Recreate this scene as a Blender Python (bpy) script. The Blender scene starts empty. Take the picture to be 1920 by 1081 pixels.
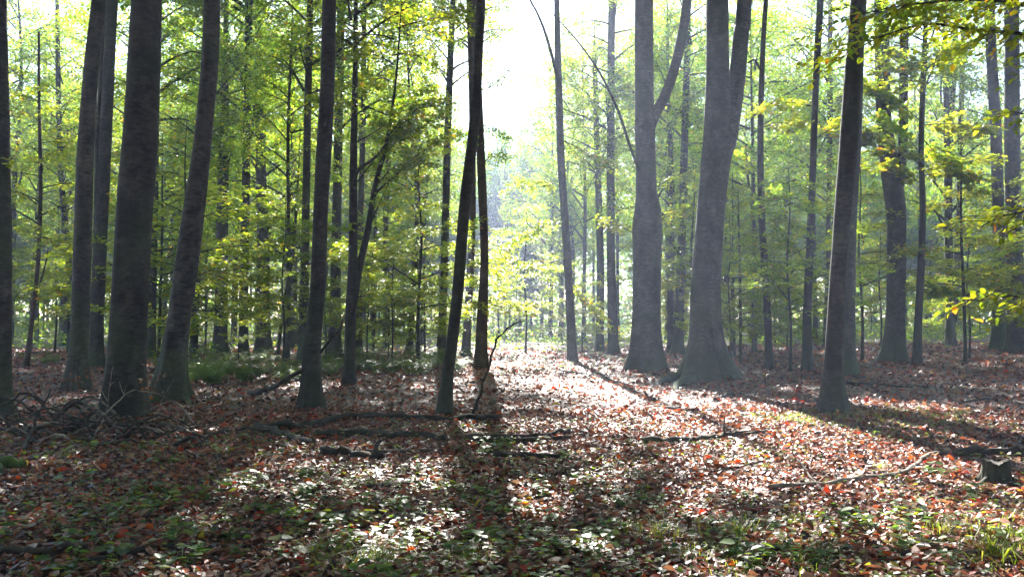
import bpy, math, random
import numpy as np
from mathutils import Vector, Matrix

random.seed(7)
RNG = np.random.default_rng(11)
scene = bpy.context.scene
col = scene.collection

# ------------------------------------------------------------------ camera
F_PX, CX, CY, HORIZON = 1600.0, 960.0, 540.5, 600.0
CAM_H = 1.6
PITCH = math.atan((HORIZON - CY) / F_PX)
cam_data = bpy.data.cameras.new('camera')
cam_data.lens = 36 * F_PX / 1920
cam_data.sensor_width = 36
cam_data.clip_start = 0.05
cam_data.clip_end = 2000
cam = bpy.data.objects.new('camera', cam_data)
cam.location = (0, 0, CAM_H)
cam.rotation_euler = (math.radians(90) + PITCH, 0, 0)
col.objects.link(cam)
scene.camera = cam

# ------------------------------------------------------------------ sky, sun, exposure
SUN_ELEV = math.radians(35)
SUN_AZ = math.radians(-3.5)            # from +Y towards +X
world = bpy.data.worlds.new('World')
scene.world = world
world.use_nodes = True
wn = world.node_tree
sky = wn.nodes.new('ShaderNodeTexSky')
sky.sky_type = 'NISHITA'
sky.sun_disc = False
sky.dust_density = 0.5
sky.sun_elevation = SUN_ELEV
sky.sun_rotation = SUN_AZ
bg = wn.nodes['Background']
bg.inputs['Strength'].default_value = 0.068
wn.links.new(sky.outputs['Color'], bg.inputs['Color'])

sun_data = bpy.data.lights.new('sun', 'SUN')
sun_data.energy = 5.0
sun_data.angle = math.radians(0.5)
sun_data.color = (1.0, 0.965, 0.91)
sun = bpy.data.objects.new('sun', sun_data)
to_sun = Vector((math.sin(SUN_AZ) * math.cos(SUN_ELEV), math.cos(SUN_AZ) * math.cos(SUN_ELEV), math.sin(SUN_ELEV)))
sun.rotation_euler = to_sun.to_track_quat('Z', 'Y').to_euler()
sun.location = to_sun * 100
col.objects.link(sun)

scene.view_settings.view_transform = 'Standard'
scene.view_settings.look = 'None'
scene.view_settings.exposure = 2.8
scene.view_settings.gamma = 1.0
HAZE_DENSITY = 0.0018
HAZE_ANISO = 0.42
scene.render.engine = 'CYCLES'
cy = scene.cycles
cy.max_bounces = 6
cy.diffuse_bounces = 3
cy.glossy_bounces = 2
cy.transmission_bounces = 3
cy.transparent_max_bounces = 4
cy.volume_bounces = 0
cy.use_denoising = True
cy.sample_clamp_indirect = 6

# ------------------------------------------------------------------ helpers
def smooth_noise2(x, y, s=0):
    return (np.sin(x * 1.3 + y * 0.7 + s) + np.sin(x * 0.57 - y * 1.1 + 2.1 + s) + np.sin(x * 2.3 + y * 1.9 + 4.0 + s) * .5) / 2.5

def ground_z(x, y):
    x = np.asarray(x, float); y = np.asarray(y, float)
    near = np.clip((y - 3) / 20, 0, 1)
    z = 0.05 * smooth_noise2(x * 0.55, y * 0.5) + 0.025 * smooth_noise2(x * 1.9, y * 1.7, 3) * (1 - .5 * near)
    r = np.clip((np.hypot(x, y - 20) - 18) / 60, 0, 1)
    z = z + r * r * 0.35 * smooth_noise2(x * 0.06, y * 0.05, 1)
    z = z + 0.02 * np.clip(x - 4, 0, 15) * np.clip((y - 12) / 20, 0, 1)
    return z

def gz(x, y):
    return float(ground_z(x, y))

def ray(px, py):
    a, b = (px - CX) / F_PX, (CY - py) / F_PX
    c, s = math.cos(PITCH), math.sin(PITCH)
    return Vector((a, c - b * s, s + b * c))

def at(px, py, Y):
    d = ray(px, py)
    return Vector((0, 0, CAM_H)) + d * (Y / d.y)

def on_ground(px, py, lift=0.0):
    d = ray(px, py)
    z = 0.0
    for _ in range(12):
        t = (z + lift - CAM_H) / d.z
        p = Vector((0, 0, CAM_H)) + d * t
        z = .5 * z + .5 * gz(p.x, p.y)
    return Vector((p.x, p.y, gz(p.x, p.y) + lift))

def mesh_np(name, verts, faces, mat, smooth=False):
    """verts (n,3); faces: (m,k) int array or list of such arrays"""
    if not isinstance(faces, (list, tuple)): faces = [faces]
    faces = [np.asarray(f, np.int32) for f in faces if len(f)]
    me = bpy.data.meshes.new(name)
    verts = np.asarray(verts, np.float32)
    me.vertices.add(len(verts)); me.vertices.foreach_set('co', verts.ravel())
    loops = np.concatenate([f.ravel() for f in faces])
    tot = np.concatenate([np.full(len(f), f.shape[1], np.int32) for f in faces])
    start = np.concatenate([[0], np.cumsum(tot)[:-1]]).astype(np.int32)
    me.loops.add(len(loops)); me.loops.foreach_set('vertex_index', loops)
    me.polygons.add(len(tot)); me.polygons.foreach_set('loop_start', start)
    me.polygons.foreach_set('loop_total', tot)
    if smooth: me.polygons.foreach_set('use_smooth', np.ones(len(tot), bool))
    me.update(calc_edges=True)
    if mat: me.materials.append(mat)
    return me

def link(name, data, parent=None, loc=None):
    o = bpy.data.objects.new(name, data)
    col.objects.link(o)
    if parent: o.parent = parent
    if loc is not None: o.location = loc
    return o

def tag(o, label=None, cat=None, group=None, kind=None):
    if label: o['label'] = label
    if cat: o['category'] = cat
    if group: o['group'] = group
    if kind: o['kind'] = kind
    return o

def thing(name, label, cat, loc, group=None, rz=0):
    o = link(name, None, None, loc); o.rotation_euler.z = rz
    o.empty_display_size = .2
    return tag(o, label, cat, group)

class Geo:
    def __init__(s): s.v, s.q, s.t, s.n = [], [], [], 0
    def add(s, v, q=None, t=None):
        v = np.asarray(v, float)
        if q is not None and len(q): s.q.append(np.asarray(q) + s.n)
        if t is not None and len(t): s.t.append(np.asarray(t) + s.n)
        s.v.append(v); s.n += len(v)
    def mesh(s, name, mat, smooth=False):
        f = []
        if s.q: f.append(np.concatenate(s.q))
        if s.t: f.append(np.concatenate(s.t))
        return mesh_np(name, np.concatenate(s.v), f, mat, smooth)

def catmull(P, n):
    """resample control points (k,m) smoothly to n rows"""
    P = np.asarray(P, float)
    k = len(P)
    if k == 2: 
        t = np.linspace(0, 1, n)[:, None]; return P[0] * (1 - t) + P[1] * t
    E = np.vstack([2 * P[0] - P[1], P, 2 * P[-1] - P[-2]])
    seg = np.r_[0, np.cumsum(np.linalg.norm(np.diff(P[:, :3], axis=0), axis=1))]
    u = np.interp(np.linspace(0, seg[-1], n), seg, np.arange(k))
    i = np.clip(u.astype(int), 0, k - 2); f = (u - i)[:, None]
    a, b, c, d = E[i], E[i + 1], E[i + 2], E[i + 3]
    return .5 * (2 * b + (c - a) * f + (2 * a - 5 * b + 4 * c - d) * f ** 2 + (3 * b - a - 3 * c + d) * f ** 3)

def tube(path, rad, sides=8, geo=None, mult=None, cap=True):
    """rad: (n,); mult: optional (n,sides)"""
    path = np.asarray(path, float); n = len(path)
    T = np.gradient(path, axis=0); T /= np.linalg.norm(T, axis=1)[:, None] + 1e-9
    ref = np.array([1., 0, 0]) if abs(T[0, 0]) < .8 else np.array([0, 1., 0])
    U = ref - (T @ ref)[:, None] * T; U /= np.linalg.norm(U, axis=1)[:, None] + 1e-9
    V = np.cross(T, U)
    th = np.arange(sides) * 2 * math.pi / sides
    R = np.asarray(rad, float)[:, None] * (np.ones((n, sides)) if mult is None else mult)
    pts = path[:, None, :] + R[:, :, None] * (np.cos(th)[None, :, None] * U[:, None, :] + np.sin(th)[None, :, None] * V[:, None, :])
    v = pts.reshape(-1, 3)
    i = np.arange(n - 1)[:, None] * sides; j = np.arange(sides)[None, :]; j2 = (j + 1) % sides
    q = np.stack([i + j, i + j2, i + sides + j2, i + sides + j], -1).reshape(-1, 4)
    t = None
    if cap:
        v = np.vstack([v, path[0], path[-1]])
        c0, c1 = n * sides, n * sides + 1
        jj = np.arange(sides); jn = (jj + 1) % sides
        t = np.vstack([np.stack([np.full(sides, c0), jn, jj], -1),
                       np.stack([np.full(sides, c1), (n - 1) * sides + jj, (n - 1) * sides + jn], -1)])
    g = geo or Geo()
    g.add(v, q, t)
    return g

# ------------------------------------------------------------------ materials
def new_mat(name):
    m = bpy.data.materials.new(name); m.use_nodes = True
    nt = m.node_tree
    return m, nt, nt.nodes['Principled BSDF'], nt.nodes['Material Output']

def N(nt, t, **kw):
    n = nt.nodes.new(t)
    for k, v in kw.items():
        if k in n.inputs.keys(): n.inputs[k].default_value = v
        else: setattr(n, k, v)
    return n

def ramp(nt, stops, interp='LINEAR'):
    r = nt.nodes.new('ShaderNodeValToRGB'); cr = r.color_ramp; cr.interpolation = interp
    while len(cr.elements) < len(stops): cr.elements.new(.5)
    for e, (p, c) in zip(cr.elements, stops):
        e.position = p; e.color = (*c, 1)
    return r

def island_random(nt):
    g = nt.nodes.new('ShaderNodeNewGeometry'); oi = nt.nodes.new('ShaderNodeObjectInfo')
    a = N(nt, 'ShaderNodeMath', operation='ADD'); f = N(nt, 'ShaderNodeMath', operation='FRACT')
    nt.links.new(g.outputs['Random Per Island'], a.inputs[0]); nt.links.new(oi.outputs['Random'], a.inputs[1])
    nt.links.new(a.outputs[0], f.inputs[0])
    return f.outputs[0]

def leaf_material(name, stops, trans_gain=1.6, trans_mix=.5, rough=.42, spec=.35, interp='LINEAR', tint=(1.06, 1.04, .27)):
    m, nt, b, out = new_mat(name)
    r_ = ramp(nt, stops, interp)
    nt.links.new(island_random(nt), r_.inputs['Fac'])
    oi = nt.nodes.new('ShaderNodeObjectInfo')
    mv = N(nt, 'ShaderNodeMapRange'); mv.inputs[3].default_value = .72; mv.inputs[4].default_value = 1.3
    mh = N(nt, 'ShaderNodeMapRange'); mh.inputs[3].default_value = .515; mh.inputs[4].default_value = .478
    w = N(nt, 'ShaderNodeTexWhiteNoise', noise_dimensions='1D')
    nt.links.new(oi.outputs['Random'], mv.inputs[0]); nt.links.new(oi.outputs['Random'], w.inputs['W']); nt.links.new(w.outputs['Value'], mh.inputs[0])
    r = nt.nodes.new('ShaderNodeHueSaturation')
    if interp == 'LINEAR':
        nt.links.new(mv.outputs[0], r.inputs['Value']); nt.links.new(mh.outputs[0], r.inputs['Hue'])
    nt.links.new(r_.outputs['Color'], r.inputs['Color'])
    nt.links.new(r.outputs['Color'], b.inputs['Base Color'])
    b.inputs['Roughness'].default_value = rough
    b.inputs['Specular IOR Level'].default_value = spec
    if trans_mix > 0:
        tr = nt.nodes.new('ShaderNodeBsdfTranslucent')
        gain = N(nt, 'ShaderNodeMix', data_type='RGBA', blend_type='MULTIPLY')
        gain.inputs['Factor'].default_value = 1
        gain.inputs[7].default_value = (trans_gain * tint[0], trans_gain * tint[1], trans_gain * tint[2], 1)
        nt.links.new(r.outputs['Color'], gain.inputs[6])
        nt.links.new(gain.outputs[2], tr.inputs['Color'])
        mx = nt.nodes.new('ShaderNodeMixShader'); mx.inputs[0].default_value = trans_mix
        nt.links.new(b.outputs[0], mx.inputs[1]); nt.links.new(tr.outputs[0], mx.inputs[2])
        nt.links.new(mx.outputs[0], out.inputs['Surface'])
    return m

def bark_material(name, dark, light, moss=.25, ring=1.0, rough=.85):
    m, nt, b, out = new_mat(name)
    tc = nt.nodes.new('ShaderNodeTexCoord'); oi = nt.nodes.new('ShaderNodeObjectInfo')
    off = N(nt, 'ShaderNodeVectorMath', operation='MULTIPLY_ADD'); off.inputs[1].default_value = (37, 53, 71)
    nt.links.new(oi.outputs['Random'], off.inputs[0]); nt.links.new(tc.outputs['Object'], off.inputs[2])
    def noise(scale_xyz, scale, detail, roughness, dist=0.0):
        mp = N(nt, 'ShaderNodeMapping'); mp.inputs['Scale'].default_value = scale_xyz
        nt.links.new(off.outputs[0], mp.inputs['Vector'])
        n = N(nt, 'ShaderNodeTexNoise', Scale=scale, Detail=detail, Roughness=roughness, Distortion=dist)
        nt.links.new(mp.outputs[0], n.inputs['Vector'])
        return n
    n1 = noise((1, 1, 2.6), 7.0, 9.0, .70)                    # fine mottling
    n2 = noise((1.8, 1.8, 6.0), 1.2, 7.0, .7, 1.6)           # cross wrinkles
    n4 = noise((1, 1, .7), 2.4, 7.0, .68, .4)                     # big lichen blotches
    r1 = ramp(nt, [(.36, dark), (.63, light)]); nt.links.new(n1.outputs['Fac'], r1.inputs['Fac'])
    r2 = ramp(nt, [(.31, (.3, .3, .3)), (.40, (1, 1, 1)), (1, (1, 1, 1))]); nt.links.new(n2.outputs['Fac'], r2.inputs['Fac'])
    r4 = ramp(nt, [(.32, (.38, .36, .34)), (.50, (.95, .93, .9)), (.66, (1.75, 1.72, 1.62))]); nt.links.new(n4.outputs['Fac'], r4.inputs['Fac'])
    mul = N(nt, 'ShaderNodeMix', data_type='RGBA', blend_type='MULTIPLY'); mul.inputs['Factor'].default_value = .45 * ring
    nt.links.new(r1.outputs[0], mul.inputs[6]); nt.links.new(r2.outputs[0], mul.inputs[7])
    mul2 = N(nt, 'ShaderNodeMix', data_type='RGBA', blend_type='MULTIPLY'); mul2.inputs['Factor'].default_value = 1
    nt.links.new(mul.outputs[2], mul2.inputs[6]); nt.links.new(r4.outputs[0], mul2.inputs[7])
    n3 = noise((1, 1, 1), .9, 5.0, .5)
    sx = nt.nodes.new('ShaderNodeSeparateXYZ'); nt.links.new(tc.outputs['Object'], sx.inputs[0])
    mr = N(nt, 'ShaderNodeMapRange'); mr.inputs[1].default_value = 0; mr.inputs[2].default_value = 2.2
    mr.inputs[3].default_value = .22; mr.inputs[4].default_value = 0
    nt.links.new(sx.outputs['Z'], mr.inputs[0])
    ad = N(nt, 'ShaderNodeMath', operation='ADD'); nt.links.new(n3.outputs['Fac'], ad.inputs[0]); nt.links.new(mr.outputs[0], ad.inputs[1])
    r3 = ramp(nt, [(.52, (0, 0, 0)), (.78, (moss * 2, moss * 2, moss * 2))])
    nt.links.new(ad.outputs[0], r3.inputs['Fac'])
    mm = N(nt, 'ShaderNodeMix', data_type='RGBA'); mm.inputs[7].default_value = (.050, .075, .020, 1)
    nt.links.new(r3.outputs[0], mm.inputs['Factor']); nt.links.new(mul2.outputs[2], mm.inputs[6])
    nt.links.new(mm.outputs[2], b.inputs['Base Color'])
    b.inputs['Roughness'].default_value = rough
    b.inputs['Specular IOR Level'].default_value = .25
    b.inputs['Sheen Weight'].default_value = .04; b.inputs['Sheen Roughness'].default_value = .45
    sm = N(nt, 'ShaderNodeMath', operation='MULTIPLY_ADD'); sm.inputs[1].default_value = ring
    nt.links.new(r2.outputs[0], sm.inputs[0]); nt.links.new(n1.outputs['Fac'], sm.inputs[2])
    bp = N(nt, 'ShaderNodeBump', Strength=.7, Distance=.025)
    nt.links.new(sm.outputs[0], bp.inputs['Height']); nt.links.new(bp.outputs[0], b.inputs['Normal'])
    return m

BARK = bark_material('beech_bark', (.020, .016, .014), (.078, .064, .053), moss=.34)
BARK_DARK = bark_material('dark_bark', (.013, .010, .008), (.048, .038, .030), moss=.16)
BARK_WARM = bark_material('warm_bark', (.03, .020, .016), (.10, .068, .052), moss=.12)
DEADWOOD = bark_material('dead_wood', (.010, .007, .005), (.060, .040, .028), moss=.05, ring=.3)
PALEWOOD = bark_material('pale_dead_wood', (.07, .052, .04), (.24, .19, .15), moss=.0, ring=.2)
MOSSWOOD = bark_material('mossy_wood', (.05, .09, .014), (.12, .19, .02), moss=.8, ring=.2)

GREENS = [(0, (.034, .072, .016)), (.3, (.056, .105, .018)), (.55, (.085, .130, .019)), (.8, (.12, .150, .02)), (.975, (.14, .14, .02)), (1, (.24, .10, .02))]
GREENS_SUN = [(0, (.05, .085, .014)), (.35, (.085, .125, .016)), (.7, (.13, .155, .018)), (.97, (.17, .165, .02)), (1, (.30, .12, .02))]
DARKGREENS = [(0, (.030, .064, .018)), (.5, (.055, .10, .024)), (.9, (.085, .125, .026)), (1, (.12, .12, .03))]
LEAF = leaf_material('beech_leaf', GREENS, 3.6, .70)
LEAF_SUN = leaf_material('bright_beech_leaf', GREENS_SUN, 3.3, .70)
LEAF_FAR = leaf_material('far_leaf', DARKGREENS, 3.2, .6)
LEAF_HERB = leaf_material('herb_leaf', [(0, (.032, .075, .024)), (.4, (.06, .115, .032)), (.75, (.10, .150, .035)), (1, (.19, .19, .035))], 3.2, .5, rough=.4, spec=.45)
GRASSMAT = leaf_material('grass_blade', [(0, (.06, .10, .018)), (.6, (.11, .15, .025)), (1, (.22, .20, .07))], 3.0, .5)
FERNMAT = leaf_material('fern_leaf', [(0, (.045, .09, .022)), (.7, (.085, .135, .03)), (1, (.15, .16, .03))], 3.0, .55)
LITTER = leaf_material('fallen_leaf', [(0, (.030, .014, .010)), (.16, (.080, .030, .020)), (.34, (.18, .060, .038)), (.55, (.27, .105, .068)),
                                       (.72, (.33, .165, .115)), (.83, (.38, .25, .19)), (.90, (.36, .040, .018)), (.96, (.48, .09, .015)), (.985, (.36, .26, .03))],
                       1.3, .3, rough=.46, spec=.36, interp='CONSTANT', tint=(1.05, .86, .52))
WITHER = leaf_material('withered_leaf', [(0, (.06, .025, .012)), (1, (.20, .08, .035))], 1.6, .4)

def ground_material():
    m, nt, b, out = new_mat('forest_soil')
    tc = nt.nodes.new('ShaderNodeTexCoord')
    v = N(nt, 'ShaderNodeTexVoronoi', Scale=9.0, Randomness=1.0)
    nt.links.new(tc.outputs['Object'], v.inputs['Vector'])
    sp = nt.nodes.new('ShaderNodeSeparateColor'); nt.links.new(v.outputs['Color'], sp.inputs[0])
    r = ramp(nt, [(0, (.022, .014, .010)), (.4, (.06, .032, .02)), (.7, (.12, .062, .04)), (.9, (.16, .09, .06)), (1, (.2, .06, .03))])
    nt.links.new(sp.outputs[0], r.inputs['Fac'])
    n = N(nt, 'ShaderNodeTexNoise', Scale=.16, Detail=6.0, Roughness=.6)
    nt.links.new(tc.outputs['Object'], n.inputs['Vector'])
    r2 = ramp(nt, [(.56, (0, 0, 0)), (.70, (.7, .7, .7))])
    nt.links.new(n.outputs['Fac'], r2.inputs['Fac'])
    mx = N(nt, 'ShaderNodeMix', data_type='RGBA'); mx.inputs[7].default_value = (.035, .055, .016, 1)
    nt.links.new(r2.outputs[0], mx.inputs['Factor']); nt.links.new(r.outputs[0], mx.inputs[6])
    nt.links.new(mx.outputs[2], b.inputs['Base Color'])
    b.inputs['Roughness'].default_value = .75
    n2 = N(nt, 'ShaderNodeTexNoise', Scale=14.0, Detail=6.0)
    nt.links.new(tc.outputs['Object'], n2.inputs['Vector'])
    bp = N(nt, 'ShaderNodeBump', Strength=.8, Distance=.04)
    nt.links.new(n2.outputs['Fac'], bp.inputs['Height']); nt.links.new(bp.outputs[0], b.inputs['Normal'])
    return m
SOIL = ground_material()

# ------------------------------------------------------------------ forest floor
def axis(lo, hi, fine_lo, fine_hi, step, far_n):
    a = np.arange(fine_lo, fine_hi + 1e-6, step)
    k = np.linspace(0, 1, far_n + 1)[1:] ** 2
    return np.r_[(fine_lo + (lo - fine_lo) * k)[::-1], a, fine_hi + (hi - fine_hi) * k]
gx = axis(-260, 260, -22, 22, .22, 30); gy = axis(-260, 260, -4, 40, .22, 30)
XX, YY = np.meshgrid(gx, gy)
V = np.stack([XX, YY, ground_z(XX, YY)], -1).reshape(-1, 3)
nx, ny = len(gx), len(gy)
i = np.arange(ny - 1)[:, None] * nx + np.arange(nx - 1)[None, :]
Q = np.stack([i, i + 1, i + nx + 1, i + nx], -1).reshape(-1, 4)
floor = link('forest_floor', mesh_np('forest_floor', V, Q, SOIL, True))
tag(floor, 'leaf covered forest floor of dark soil', None, kind='structure')

# ------------------------------------------------------------------ leaves
def leaf_cards(pos, direc, normal, length, width, fold=.25):
    """folded diamond leaves, two triangles each sharing a midrib"""
    n = len(pos)
    direc = direc / (np.linalg.norm(direc, axis=1)[:, None] + 1e-9)
    side = np.cross(direc, normal); side /= np.linalg.norm(side, axis=1)[:, None] + 1e-9
    up = np.cross(side, direc)
    L = np.broadcast_to(length, (n,))[:, None]; W = np.broadcast_to(width, (n,))[:, None]
    base = pos; tip = pos + direc * L
    mid = pos + direc * L * .45 + up * W * fold
    a = mid + side * W * .5; b = mid - side * W * .5
    v = np.stack([base, a, tip, b], 1).reshape(-1, 3)
    k = np.arange(n)[:, None] * 4
    t = np.concatenate([k + np.array([[0, 1, 2]]), k + np.array([[0, 2, 3]])], 1).reshape(-1, 3)
    return v, t

def leaf_blades(pos, direc, normal, length, width, fold=.2, curl=.15):
    """six-point leaves, two folded quads each"""
    n = len(pos)
    direc = direc / (np.linalg.norm(direc, axis=1)[:, None] + 1e-9)
    side = np.cross(direc, normal); side /= np.linalg.norm(side, axis=1)[:, None] + 1e-9
    up = np.cross(side, direc)
    L = np.broadcast_to(length, (n,))[:, None]; W = np.broadcast_to(width, (n,))[:, None]
    f = np.broadcast_to(fold, (n,))[:, None]; c = np.broadcast_to(curl, (n,))[:, None]
    base = pos; tip = pos + direc * L + up * L * c
    r1 = pos + direc * L * .30 + side * W * .48 + up * W * f; r2 = pos + direc * L * .68 + side * W * .40 + up * (W * f + L * c * .3)
    l1 = pos + direc * L * .30 - side * W * .48 + up * W * f; l2 = pos + direc * L * .68 - side * W * .40 + up * (W * f + L * c * .3)
    v = np.stack([base, r1, r2, tip, l2, l1], 1).reshape(-1, 3)
    k = np.arange(n)[:, None] * 6
    q = np.concatenate([k + np.array([[0, 1, 2, 3]]), k + np.array([[3, 4, 5, 0]])], 1).reshape(-1, 4)
    return v, q

def rand_normals(rng, n, tilt):
    th = rng.uniform(0, 2 * np.pi, n); a = np.abs(rng.normal(0, tilt, n))
    return np.stack([np.sin(a) * np.cos(th), np.sin(a) * np.sin(th), np.cos(a)], 1)

# ------------------------------------------------------------------ crowns
def make_crown(seed, H, R, nb, leaves, leaf, prof, rise=(.15, .7), droop=.35, tilt=.45, trunk_r=.12, mat=None, wood=None, ntw=11, clump=.06, layer=1.5):
    rng = np.random.default_rng(seed)
    u = (np.arange(nb) + rng.uniform(0, 1, nb)) / nb
    az = np.arange(nb) * 2.399 + rng.normal(0, .5, nb)
    Lb = R * prof(u) * rng.uniform(.55, 1.1, nb)
    a = rng.uniform(*rise, nb); dr = droop * rng.uniform(.5, 1.4, nb)
    z0 = H * u * .92
    def P(b, t):
        bend = np.sin(t * 2.3 + b * 1.7) * .07 * Lb[b]
        ca, sa = np.cos(az[b]), np.sin(az[b])
        r = Lb[b] * t
        return np.stack([ca * r - sa * bend, sa * r + ca * bend, z0[b] + Lb[b] * (a[b] * t - dr[b] * t * t)], -1)
    # leaves
    w = Lb ** 1.5; w /= w.sum()
    b = rng.choice(nb, leaves, p=w)
    tw = rng.integers(0, ntw, leaves)
    hb = ((b * 7919 + tw * 104729) % 1009) / 1009.
    t = np.clip(.22 + .78 * (tw + hb * .8) / ntw, 0, 1.02)
    side = np.where((tw + b) % 2 == 0, 1., -1.)
    tl = Lb[b] * (.16 + .42 * (1 - np.abs(t - .45) * 1.2)) * (.6 + .8 * hb)
    s = np.sqrt(rng.uniform(0, 1, leaves))
    dirang = az[b] + side * (.95 - .5 * t + (hb - .5) * .5)
    base = P(b, t)
    vz = np.clip((((b * 31337 + tw * 7727) % 997) / 997. - .42) * layer, -1, 1)
    d = np.stack([np.cos(dirang), np.sin(dirang), -.12 * s + vz], 1)
    pos = base + d * (tl * s)[:, None] + rng.normal(0, 1, (leaves, 3)) * np.array([clump * 1.3, clump * 1.3, clump]) * (R / 3) ** .5
    la = dirang + rng.choice([-1, 1], leaves) * rng.uniform(.3, 1.1, leaves)
    ld = np.stack([np.cos(la), np.sin(la), rng.normal(-.2, .25, leaves)], 1)
    size = leaf * rng.uniform(.7, 1.25, leaves)
    v, tri = leaf_cards(pos, ld, rand_normals(rng, leaves, tilt), size, size * .62)
    me = mesh_np('crown_leaves', v, tri, mat)
    # wood
    g = Geo()
    for k in range(nb):
        tt = np.linspace(0, 1, 7)
        p = P(np.full(7, k), tt)
        r0 = trunk_r * (.22 + .25 * Lb[k] / R) * (1 - .5 * u[k])
        tube(p, r0 * (1 - tt * .88) + .003, 5, g, cap=False)
        for j in range(ntw):
            h = ((k * 7919 + j * 104729) % 1009) / 1009.
            t0 = .22 + .78 * (j + h * .8) / ntw
            sd = 1. if (j + k) % 2 == 0 else -1.
            ln = Lb[k] * (.16 + .42 * (1 - abs(t0 - .45) * 1.2)) * (.6 + .8 * h)
            da = az[k] + sd * (.95 - .5 * t0 + (h - .5) * .5)
            b0 = P(np.array([k]), np.array([t0]))[0]
            tip = b0 + ln * np.array([math.cos(da), math.sin(da), -.12 + ((((k * 31337 + j * 7727) % 997) / 997. - .42) * layer)])
            tube(np.array([b0, (b0 + tip) / 2 + [0, 0, .06 * ln], tip]), np.array([r0 * .3 * (1 - t0 * .6) + .002, r0 * .15 + .002, .002]), 3, g, cap=False)
    return me, g.mesh('crown_wood', wood or BARK_DARK, True)

prof_tall = lambda u: np.clip(.55 + .75 * np.sin(np.pi * np.clip(u * .95 + .12, 0, 1)) * .7, .15, 1.2) * np.where(u > .8, 1.25 - u * .8, 1)
prof_dome = lambda u: .35 + .75 * np.sqrt(np.clip(1 - (u - .35) ** 2 / .45, 0, 1))
prof_sap = lambda u: 1.05 - .75 * u

CR_A = [make_crown(100 + k, 12, 3.4, 26, 11500, .145, prof_tall, mat=LEAF, trunk_r=.16, rise=(.3, 1.1), tilt=.75, clump=.13) for k in range(5)]
CR_B = [make_crown(200 + k, 10, 5.2, 34, 24000, .22, prof_dome, mat=LEAF, trunk_r=.35, rise=(.35, 1.0), tilt=.6) for k in range(3)]
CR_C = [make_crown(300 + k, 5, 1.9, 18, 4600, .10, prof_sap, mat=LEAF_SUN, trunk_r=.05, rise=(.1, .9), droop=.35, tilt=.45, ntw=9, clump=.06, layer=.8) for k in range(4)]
CR_F = [make_crown(400 + k, 13, 4.2, 30, 14000, .26, prof_tall, mat=LEAF_FAR, trunk_r=.16, rise=(.3, 1.1), tilt=.75, clump=.18) for k in range(3)]

# ------------------------------------------------------------------ trunks
def trunk_mesh(path, rad, sides, flare, rng, bark, ringamp=.007, step=.25, lobes=None):
    path = np.asarray(path, float); rad = np.asarray(rad, float)
    Lc = np.linalg.norm(np.diff(path, axis=0), axis=1).sum()
    n = int(np.clip(Lc / step, 8, 170))
    # denser rings near the base
    pr = catmull(np.c_[path, rad], n * 2)
    hgt = pr[:, 2] - pr[0, 2]
    keep = np.sort(np.unique(np.r_[np.searchsorted(hgt, np.linspace(0, 1.0, 9)), np.arange(0, n * 2, 2), n * 2 - 1]))
    keep = keep[keep < n * 2]
    pr = pr[keep]; P, r = pr[:, :3], np.maximum(pr[:, 3], .006)
    z = P[:, 2] - P[0, 2] - .15
    th = np.arange(sides) * 2 * np.pi / sides
    lob = lobes or rng.integers(4, 7)
    ph = rng.uniform(0, 6.28, 4)
    zz = z[:, None]; tt = th[None, :]
    m = 1 + ringamp * np.sin(zz * rng.uniform(3, 5) + ph[0] + np.sin(tt * 2 + ph[1])) + .035 * np.sin(tt * 2 + ph[1] + zz * .35) + .03 * np.sin(tt * 3 + ph[2] - zz * .6)
    m = m + ringamp * .8 * np.sin(zz * rng.uniform(9, 14) + ph[3] + 1.5 * np.sin(tt + ph[0]))
    fl = np.exp(-np.clip(zz, -.2, 99) / (.16 + 1.1 * r[0]))
    m = m + flare * fl * np.clip(1 + .85 * np.cos(lob * tt + ph[3] + .4 * np.sin(tt + ph[1])) + .4 * np.cos((lob - 2) * tt + ph[0]), .1, 3)
    top = z[-1]
    for _ in range(int(top * .9)):                       # knots and branch scars
        kz, kt = rng.uniform(.6, top), rng.uniform(0, 6.283)
        w_ = rng.uniform(.05, .16); am = rng.uniform(-.03, .085)
        dth = np.abs((tt - kt + np.pi) % (2 * np.pi) - np.pi)
        m = m + am * np.exp(-((zz - kz) / w_) ** 2 - (dth / rng.uniform(.3, .7)) ** 2)
    return tube(P, r, sides, mult=m).mesh('trunk', bark, True)

def align(o, p0, p1, length, rad_scale):
    d = Vector(p1) - Vector(p0)
    q = d.to_track_quat('Z', 'Y')
    o.location = p0
    o.rotation_mode = 'QUATERNION'
    o.rotation_quaternion = q @ Matrix.Rotation(random.uniform(0, 6.28), 3, 'Z').to_quaternion()
    o.scale = (rad_scale, rad_scale, d.length / length)

def add_crown(root, kind, p0, p1, rad_scale=1.0, variant=None):
    lst, length = {'A': (CR_A, 12), 'B': (CR_B, 10), 'C': (CR_C, 5), 'F': (CR_F, 13)}[kind]
    lv, wd = lst[random.randrange(len(lst)) if variant is None else variant]
    c = link('crown', lv, root); align(c, p0, p1, length, rad_scale); c['kind'] = 'stuff'
    w = link('branch_framework', wd, root); w.location = c.location; w.rotation_mode = 'QUATERNION'
    w.rotation_quaternion = c.rotation_quaternion; w.scale = c.scale; w['kind'] = 'stuff'
    return c

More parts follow.
